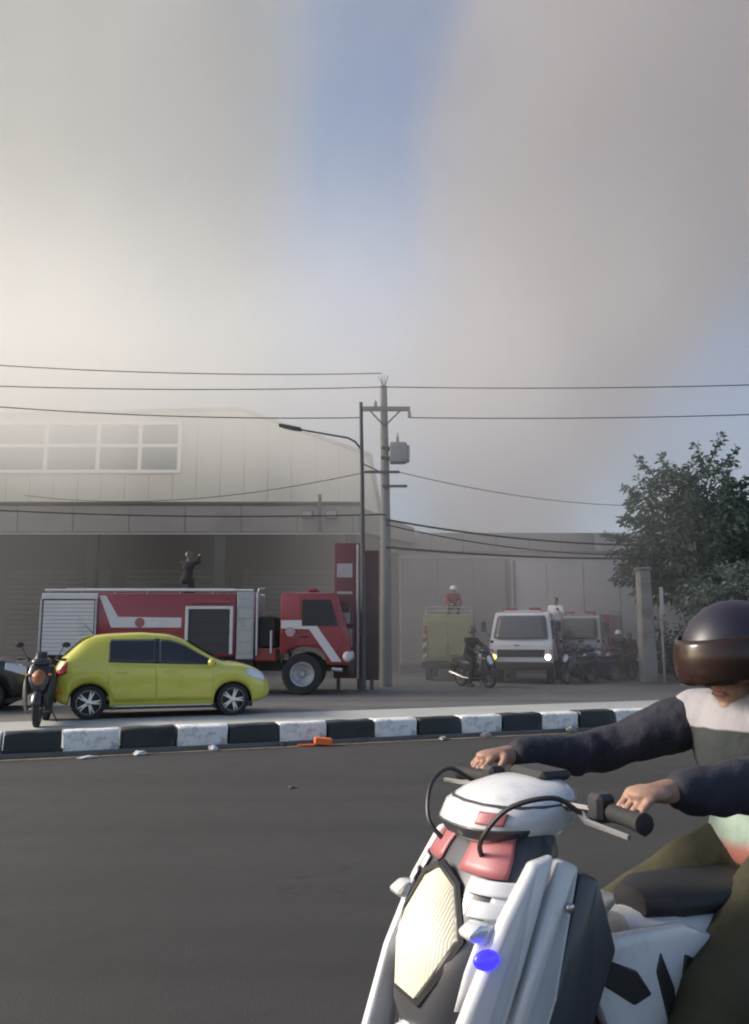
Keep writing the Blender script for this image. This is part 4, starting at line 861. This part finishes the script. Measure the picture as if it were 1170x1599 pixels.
# ================================================================== PEOPLE
M_skin = mat('skin', (.30, .175, .125), .6, var=.15, vscale=25, bump=.1, bscale=150); M_hair = mat('black_hair', (.012, .011, .011), .6, var=.3)
def cloth(name, c): return mat(name, c, .85, var=.18, vscale=9, bump=.25, bscale=30)
M_shoe = mat('dark_shoe', (.03, .028, .027), .7, var=.2)
BASE = dict(pelvis=(0, 0, .93), belly=(0, 0, 1.06), chest=(.01, 0, 1.26), neck=(0, 0, 1.43), head=(.025, 0, 1.57),
            shL=(0, .185, 1.38), elL=(-.02, .24, 1.10), wrL=(.06, .25, .86), shR=(0, -.185, 1.38), elR=(-.02, -.24, 1.10), wrR=(.06, -.25, .86),
            hipL=(0, .095, .90), knL=(.03, .11, .49), anL=(-.01, .12, .08), hipR=(0, -.095, .90), knR=(.03, -.11, .49), anR=(-.01, -.12, .08))
def seg(g, a, b, ra, rb, n=12):
    a, b = Vector(a), Vector(b); d = (b - a)
    g.tube([a, a.lerp(b, .25), a.lerp(b, .6), b], [ra, lerp(ra, rb, .15) * 1.03, lerp(ra, rb, .6) * 1.02, rb], n); g.ell(a, (ra,) * 3, 12, 8); g.ell(b, (rb,) * 3, 12, 8)
def torso_parts(g, J, e):
    P, B, C, N_ = (Vector(J[k]) for k in ('pelvis', 'belly', 'chest', 'neck')); sL, sR = Vector(J['shL']), Vector(J['shR']); lat = (sL - sR).normalized(); fw = lat.cross(Vector((0, 0, 1))).normalized()
    M3 = Matrix((fw, lat, fw.cross(lat) * 1)).transposed()
    up_ = (N_ - P).normalized(); fr = lat.cross(up_).normalized(); M3 = Matrix((fr, lat, up_)).transposed()
    g.ell(P, (.115 + e, .155 + e, .12 + e), 16, 10, M3); g.ell(B, (.11 + e, .145 + e, .15 + e), 16, 10, M3); g.ell(C, (.115 + e, .165 + e, .17 + e), 16, 10, M3)
    g.ell(C.lerp(N_, .45), (.10 + e, .15 + e, .11 + e), 16, 10, M3)
    seg(g, sL, C.lerp(N_, .55), .062 + e, .075 + e); seg(g, sR, C.lerp(N_, .55), .062 + e, .075 + e)
def hand(g, wr, el, curl=.5, s=1, grip=None):
    """palm, four unequal fingers and a side thumb, along the forearm direction (or round a grip axis)"""
    wr, el = Vector(wr), Vector(el); d = (wr - el).normalized()
    if grip is None: side = d.cross(Vector((1, 0, .01))).normalized() if abs(d.x) < .9 else d.cross(Vector((0, 0, 1))).normalized(); dn = side.cross(d) * s
    else: side, dn = Vector(grip[0]).normalized(), Vector(grip[1]).normalized()
    pc = wr + d * .05
    side = (side - d * side.dot(d)).normalized(); dn = (dn - d * dn.dot(d) - side * dn.dot(side)).normalized()
    M3 = Matrix((d, side, dn)).transposed(); g.ell(pc, (.052, .042, .017), 14, 8, M3); seg(g, wr, pc, .026, .02, 8)
    for k, ln in enumerate((.068, .078, .072, .056)):
        b = wr + d * .088 + side * (.032 - k * .0215); p = [b - d * .02]; a = 0.0
        for q, fr_ in enumerate((.42, .33, .25)):
            a += curl * (1.15 if q else .75); p.append(p[-1] + (d * math.cos(a) + dn * math.sin(a)) * ln * fr_ * (1.5 if q == 0 else 1.2))
        g.tube(p, [.009, .0086, .008, .0068], 8)
        for pp, rr in zip(p[1:], (.0088, .0082, .007)): g.ell(pp, (rr,) * 3, 8, 6)
    b = wr + d * .035 + side * .036; p = [b, b + (d * .6 + side * .8) * .028 + dn * .008, b + (d * .95 + side * .45) * .05 + dn * .026 * (1 + curl), b + (d * 1.0) * .066 + side * .018 + dn * .04 * (.6 + curl)]
    g.tube(p, [.013, .0115, .010, .008], 8)
    for pp in p[1:]: g.ell(pp, (.0095,) * 3, 8, 6)
def headparts(g, J, yaw=0.0, pitch=0.0, k=1.0, fine=False):
    H = Vector(J['head']); Mh = Matrix.Rotation(yaw, 3, 'Z') @ Matrix.Rotation(pitch, 3, 'Y')
    P = lambda x, y, z: H + Mh @ (Vector((x, y, z)) * k)
    g.ell(H + Mh @ Vector((-.005, 0, .03)), (.093 * k, .075 * k, .10 * k), 18, 12, Mh); g.ell(P(.028, 0, -.045), (.062 * k, .058 * k, .075 * k), 16, 10, Mh)
    g.ell(P(.098, 0, -.01), (.018 * k, .013 * k, .026 * k), 10, 8, Mh); g.ell(P(.06, 0, -.10), (.028 * k, .028 * k, .02 * k), 10, 8, Mh)
    g.ell(P(.085, 0, -.058), (.012 * k, .025 * k, .010 * k), 10, 6, Mh)
    for s in (-1, 1): g.ell(P(-.005, s * .077, -.005), (.018 * k, .008 * k, .03 * k), 8, 6, Mh); g.ell(P(.078, s * .032, .028), (.014 * k, .022 * k, .008 * k), 8, 6, Mh)
    seg(g, J['neck'], P(-.012, 0, -.06), .056, .05); return P, Mh
def person(label, loc, rz, shirt, trousers, pose={}, hat=None, vox=.022, group=None, sleeves=True, scale=1.0, hair=True, yaw=0, vest=None):
    J = dict(BASE); J.update(pose); t = thing('person', label, 'person', loc, rz, group); t.scale = (scale,) * 3
    g = G(); torso_parts(g, J, 0); P, Mh = headparts(g, J, yaw)
    for s in 'LR':
        seg(g, J['sh' + s], J['el' + s], .048, .038); seg(g, J['el' + s], J['wr' + s], .038, .026); hand(g, J['wr' + s], J['el' + s], .4)
        seg(g, J['hip' + s], J['kn' + s], .082, .056); seg(g, J['kn' + s], J['an' + s], .056, .038)
    organic(g.build('body', M_skin, t), min(vox, .014), 2)
    g = G(); torso_parts(g, J, .018)
    for s in 'LR':
        seg(g, J['sh' + s], J['el' + s], .066, .054)
        if sleeves: seg(g, J['el' + s], Vector(J['el' + s]).lerp(Vector(J['wr' + s]), .88), .054, .042)
    organic(g.build('shirt', shirt, t), vox, 3)
    g = G(); p = Vector(J['pelvis']); g.ell(p, (.138, .178, .13), 16, 10)
    for s in 'LR':
        seg(g, J['hip' + s], J['kn' + s], .105, .078); seg(g, J['kn' + s], Vector(J['kn' + s]).lerp(Vector(J['an' + s]), .93), .075, .062)
    organic(g.build('trousers', trousers, t), vox, 3)
    for s in 'LR':
        a = Vector(J['an' + s]); G().prism([(-.07, -.06), (.17, -.06), (.19, -.03), (.13, .015), (.05, .05), (-.06, .05), (-.08, .0)], -.045, .045, 'y', bev=.018, seg=2, M=Matrix.Translation(a)).build('shoe', M_shoe, t)
    if hat == 'hair' or (hat is None and hair):
        g = G(); g.ell(P(-.018, 0, .045), (.094, .086, .092), 18, 12, Mh); organic(g.build('hair', M_hair, t), .012, 1)
    elif hat is not None:
        g = G(); prof_ = [(0, .165), (.05, .16), (.09, .135), (.115, .09), (.122, .04), (.122, .02)]
        g.lathe([(r_, z) for r_, z in reversed(prof_)], 20, 'z', (0, 0, 0)); g.ell((.05, 0, .022), (.135, .13, .012), 20, 6)
        h = g.build('helmet', hat, t); h.matrix_local = Matrix.Translation(Vector(J['head'])) @ Mh.to_4x4()
    return t
C_navy = cloth('navy_cloth', (.018, .018, .030)); C_dark = cloth('black_cloth', (.015, .015, .016)); C_white = cloth('white_cloth', (.62, .60, .60)); C_pink = cloth('faded_pink_cloth', (.33, .22, .24)); C_redc = cloth('fire_red_cloth', (.24, .035, .04))
C_olive = cloth('dark_olive_cloth', (.042, .038, .017)); C_grey = cloth('grey_cloth', (.12, .12, .125)); M_hw = mat('white_helmet', (.72, .71, .70), .3, var=.04); M_hb = mat('black_helmet', (.015, .015, .018), .2, var=.1, coat=.6)
C_brown = cloth('brown_turnout', (.14, .08, .06))
person('firefighter in dark red jacket and white helmet crouching on the khaki tender', (2.55, 27.4, 2.11), face(.1, -1), C_redc, C_brown, dict(pelvis=(0, 0, .30), belly=(.06, 0, .40), chest=(.13, 0, .55), neck=(.17, 0, .70), head=(.21, 0, .84), shL=(.15, .185, .66), shR=(.15, -.185, .66), elL=(.25, .25, .42), elR=(.25, -.25, .42), wrL=(.42, .14, .34), wrR=(.42, -.14, .36), hipL=(0, .1, .28), hipR=(0, -.1, .28), knL=(.38, .16, .38), knR=(.38, -.16, .36), anL=(.12, .16, .08), anR=(.12, -.16, .08)), M_hw, scale=.95)
person('person in pale shirt with black hair climbing on the side of the white truck', (5.62, 25.95, .95), face(-.55, -.83), C_white, C_pink, dict(wrL=(.28, .2, 1.28), elL=(.12, .27, 1.15), wrR=(.25, -.22, 1.0), elR=(.02, -.28, 1.12)), None, scale=.98)
person('person in a dark jacket walking in front of the grey truck', (8.3, 28.6, .004), face(-.6, -.8), C_dark, C_dark, dict(knL=(.12, .11, .5), anL=(.2, .12, .08), anR=(-.2, -.12, .10), knR=(-.05, -.11, .48)), M_hw, scale=.94)
person('person in a white shirt and dark trousers standing before the gate pillar', (9.05, 28.1, .004), face(-.9, -.45), C_white, C_dark, {}, None, scale=1.0)
person('bystander in a maroon jacket between the two standing people', (8.85, 29.2, .004), face(-.3, -.95), cloth('maroon_cloth', (.12, .04, .05)), C_grey, {}, None, scale=.9)
person('helmeted motorcyclist in black in front of the khaki tender', (2.85, 23.9, 0.0), face(.55, -.83), C_dark, C_dark, dict(pelvis=(-.28, 0, .90), belly=(-.25, 0, 1.03), chest=(-.19, 0, 1.2), neck=(-.14, 0, 1.36), head=(-.10, 0, 1.5), shL=(-.16, .185, 1.31), shR=(-.16, -.185, 1.31), elL=(.06, .30, 1.09), elR=(.06, -.30, 1.09), wrL=(.25, .30, 1.04), wrR=(.25, -.30, 1.04), hipL=(-.25, .11, .88), hipR=(-.25, -.11, .88), knL=(.13, .20, .72), knR=(.13, -.20, .72), anL=(.10, .17, .37), anR=(.02, -.24, .08)), M_hb)
person('firefighter kneeling on the roof of the large red fire engine reaching forward', (-5.0, 22.2, 2.45), face(.3, .95), C_dark, C_dark, dict(pelvis=(0, 0, .50), belly=(.02, 0, .62), chest=(.05, 0, .82), neck=(.06, 0, .98), head=(.09, 0, 1.12), shL=(.05, .185, .94), shR=(.05, -.185, .94), elL=(.2, .24, .75), wrL=(.4, .18, .78), elR=(.16, -.27, .98), wrR=(.30, -.20, 1.16), hipL=(0, .1, .47), hipR=(0, -.1, .47), knL=(.4, .13, .45), anL=(.36, .13, .08), knR=(.1, -.13, .10), anR=(-.3, -.13, .09)), M_hb, scale=.95)

# ------------------------------------------------------------------ the rider close to the camera
def band_cloth(name):
    m = cloth(name, (.5, .5, .5)); nt = m.node_tree; b = nt.nodes['Principled BSDF']
    sx = nt.nodes.new('ShaderNodeSeparateXYZ'); tc = nt.nodes.new('ShaderNodeTexCoord'); nt.links.new(tc.outputs['Object'], sx.inputs[0]); z = S(nt, sx.outputs[2]); wob = noise_s(nt, 6, 2, .5, tc.outputs['Object']) * .03; z = z + wob
    c = mixc(nt, z.step(.845, .89), (.42, .15, .12), (.28, .36, .30)); c = mixc(nt, z.step(1.00, 1.008), c, (.020, .026, .026)); c = mixc(nt, z.step(1.165, 1.172), c, (.27, .26, .28)); nt.links.new(c, b.inputs['Base Color']); return m
rider = thing('person', 'rider in navy sleeves and dark helmet steering the white scooter', 'person', HERO, HRZ)
J = dict(BASE); J.update(dict(pelvis=(-.46, 0, .855), belly=(-.45, 0, .965), chest=(-.40, 0, 1.08), neck=(-.375, 0, 1.21), head=(-.345, 0, 1.315), shL=(-.37, .175, 1.175), shR=(-.37, -.175, 1.17), elL=(-.10, .31, 1.075), elR=(-.10, -.31, 1.065), wrL=(.205, .305, 1.075), wrR=(.205, -.305, 1.075),
     hipL=(-.37, .10, .79), hipR=(-.37, -.10, .79), knL=(.0, .215, .61), knR=(.0, -.215, .61), anL=(.16, .19, .35), anR=(.16, -.19, .35)))
g = G(); torso_parts(g, J, -.01); P, Mh = headparts(g, J, R(2), R(10), .92)
for s in 'LR':
    sg = 1 if s == 'L' else -1
    seg(g, J['sh' + s], J['el' + s], .046, .037); seg(g, J['el' + s], J['wr' + s], .037, .025)
    hand(g, J['wr' + s], J['el' + s], .95, grip=((0, -sg, .05), (0, 0, -1)))
    seg(g, J['hip' + s], J['kn' + s], .082, .056); seg(g, J['kn' + s], J['an' + s], .056, .038)
body = organic(g.build('body', M_skin, rider), .0042, 3)
for s in (-1, 1):
    e = G().ell(P(.0795, s * .032, .012), (.010, .0125, .0058), 10, 8, Mh).build('eye', mat('eye_white', (.38, .34, .31), .3), rider); G().ell(P(.0885, s * .032, .012), (.003, .0068, .0056), 8, 6, Mh).build('iris', M_hair, e)
    G().ell(P(.089, s * .034, .036), (.006, .022, .005), 10, 6, Mh).build('eyebrow', M_hair, rider)
G().ell(P(.093, 0, -.058), (.006, .023, .007), 10, 6, Mh).build('lips', mat('lips', (.32, .13, .11), .5), rider)
g = G(); torso_parts(g, J, .022); g.ell(J['pelvis'], (.165, .195, .13), 16, 10); folds(organic(g.build('shirt', band_cloth('banded_shirt'), rider), .011, 4), .014, .12)
for s in 'LR':
    g = G(); sh, el, wr = (Vector(J[k + s]) for k in ('sh', 'el', 'wr')); seg(g, sh + Vector((.0, 0, -.005)), el, .078, .060); seg(g, el, el.lerp(wr, .86), .060, .045)
    rn = random.Random(5)
    for k in range(10): q = sh.lerp(el, k / 10) if k < 5 else el.lerp(wr, (k - 5) / 6); g.ell(q + Vector((rn.uniform(-.02, .02), rn.uniform(-.02, .02), rn.uniform(-.02, .02))), (.056, .056, .05), 10, 8)
    folds(organic(g.build('sleeve', C_navy, rider), .010, 3), .02, .08)
g = G()
for s in 'LR': seg(g, J['hip' + s], J['kn' + s], .10, .082); seg(g, J['kn' + s], Vector(J['kn' + s]).lerp(Vector(J['an' + s]), .95), .08, .068)
g.ell(Vector(J['pelvis']) + Vector((.02, 0, -.05)), (.13, .15, .07), 16, 10); folds(organic(g.build('trousers', C_olive, rider), .012, 4), .016, .11)
for s in 'LR': G().prism([(-.08, -.065), (.17, -.065), (.19, -.03), (.13, .02), (.05, .06), (-.06, .06), (-.09, .0)], -.048, .048, 'y', bev=.02, seg=2, M=Matrix.Translation(Vector(J['an' + s]))).build('shoe', M_shoe, rider)
def open_helmet(parent, Hc, Mh, m, k=1.0, visor_up=False, vm=None, trim=None):
    nu, nv = 40, 24; rows = []
    for i in range(nv + 1):
        th_ = math.pi * (.02 + .70 * i / nv); row = []
        for j in range(nu + 1):
            ph = 2 * math.pi * j / nu; fr_ = max(0, math.cos(ph)); thm = th_ * (1 - .40 * (fr_ ** 1.2)); row.append(Hc + Mh @ (Vector((math.sin(thm) * math.cos(ph) * .148 - .012, math.sin(thm) * math.sin(ph) * .128, math.cos(thm) * .145 + .03)) * k))
        rows.append(row)
    o = solid(G().grid(rows).build('helmet', m, parent, smooth=80, weld=True), .022)
    P_ = []
    for i in range(9):
        a = R((-16 if not visor_up else 30) + (42 if not visor_up else 40) * i / 8)
        P_.append([Hc + Mh @ (Vector((math.cos(a) * math.cos(b) * .172, math.cos(a) * math.sin(b) * .142, math.sin(a) * .165 + .03)) * k) for b in [R(-75 + 150 * j / 20) for j in range(21)]])
    if vm: solid(G().grid(P_).build('visor', vm, o, smooth=80), .003)
    for s in (-1, 1): G().lathe([(0, -.006), (.02, -.006), (.02, .006), (0, .006)], 14, 'y').build('visor_pivot', M_steel, o).matrix_local = Matrix.Translation(Hc + Mh @ Vector((0, s * .142 * k, .045 * k)))
    return o
M_vis = bpy.data.materials.new('smoked_visor'); M_vis.use_nodes = True; b_ = M_vis.node_tree.nodes['Principled BSDF']; b_.inputs['Base Color'].default_value = (.03, .016, .012, 1); b_.inputs['Roughness'].default_value = .2; b_.inputs['Alpha'].default_value = .86
M_hn = mat('matt_navy_helmet', (.014, .012, .022), .45, var=.15, dirt=.2, dirtcol=(.04, .035, .05))
open_helmet(rider, Vector(J['head']), Mh, M_hn, 1.0, False, M_vis)
# ================================================================== SMOKE (real volume over the burning building)
sb = G().box(-75, 75, 17.5, 80, -1, 75).mesh('smoke', bpy.data.materials.new('tmp'), 0)
smk = bpy.data.materials.new('fire_smoke'); smk.use_nodes = True; nt = smk.node_tree
for n in list(nt.nodes):
    if n.type == 'BSDF_PRINCIPLED': nt.nodes.remove(n)
out = [n for n in nt.nodes if n.type == 'OUTPUT_MATERIAL'][0]
pv = nt.nodes.new('ShaderNodeVolumePrincipled'); nt.links.new(pv.outputs[0], out.inputs['Volume'])
tc = nt.nodes.new('ShaderNodeTexCoord'); sx = nt.nodes.new('ShaderNodeSeparateXYZ'); nt.links.new(tc.outputs['Object'], sx.inputs[0])
X, Y, Z = (S(nt, sx.outputs[i]) for i in range(3))
mp = nt.nodes.new('ShaderNodeMapping'); mp.inputs['Scale'].default_value = (1, 1, .6); nt.links.new(tc.outputs['Object'], mp.inputs[0])
n1 = noise_s(nt, .055, 1, .5, mp.outputs[0]) - .5
n2 = noise_s(nt, .15, 2, .6, mp.outputs[0]) - .5
wx = X + n1 * 9.0 + n2 * 3.0
deep = (Y + n1 * 10.0).step(37, 46) * (1.0 - Y.step(62, 76))
bill = (n2 * 3.2 + 1.0).m('MAXIMUM', .15)
# pale bank drifting left
xb = Z * .055 + (-7.2)
left = (wx - xb).step(2.2, -8.0) * X.step(-70, -45)
# brown column on the right
xl = (Z - 18.0).m('ABSOLUTE') * .17 + .3
xr = Z * .8 + 4.5
right = (wx - xl).step(-.6, 7.0) * (wx - xr).step(4.0, -5.0)
low = Z.step(1.0, 7.0)
dens_plume = deep * bill * (X.step(7, 15) * .026 + .013 + left * .115 * (Z.step(6, 34) * .82 + .18) + right * .14 * (Z.step(6, 26) * .25 + .75)) * (low * .8 + .2)
# thin drifting layer in front of the buildings
front = Y.step(16.5, 29) * (1.0 - Y.step(40, 48)) * (Z.step(16.5, 10)) * bill
lay = front * (X.step(9, -4) * .036 * (Z.step(6.3, 9.6) * 3.9 + .40) * (X.step(-5, -15) * .8 + 1.0) + .046 * X.step(11, 5) * X.step(-5, 2))
nt.links.new((dens_plume + lay).m('MAXIMUM', 0.0).k, pv.inputs['Density'])
pc = mixc(nt, X.step(-6, 6), (.958, .942, .902), (.955, .912, .885))
nt.links.new(pc, pv.inputs['Color'])
pv.inputs['Anisotropy'].default_value = .25
sb.materials.clear(); sb.materials.append(smk)
so_ = link('smoke', sb); tag(so_, 'grey and brown smoke billowing up from the burning warehouse', 'smoke', kind='stuff')
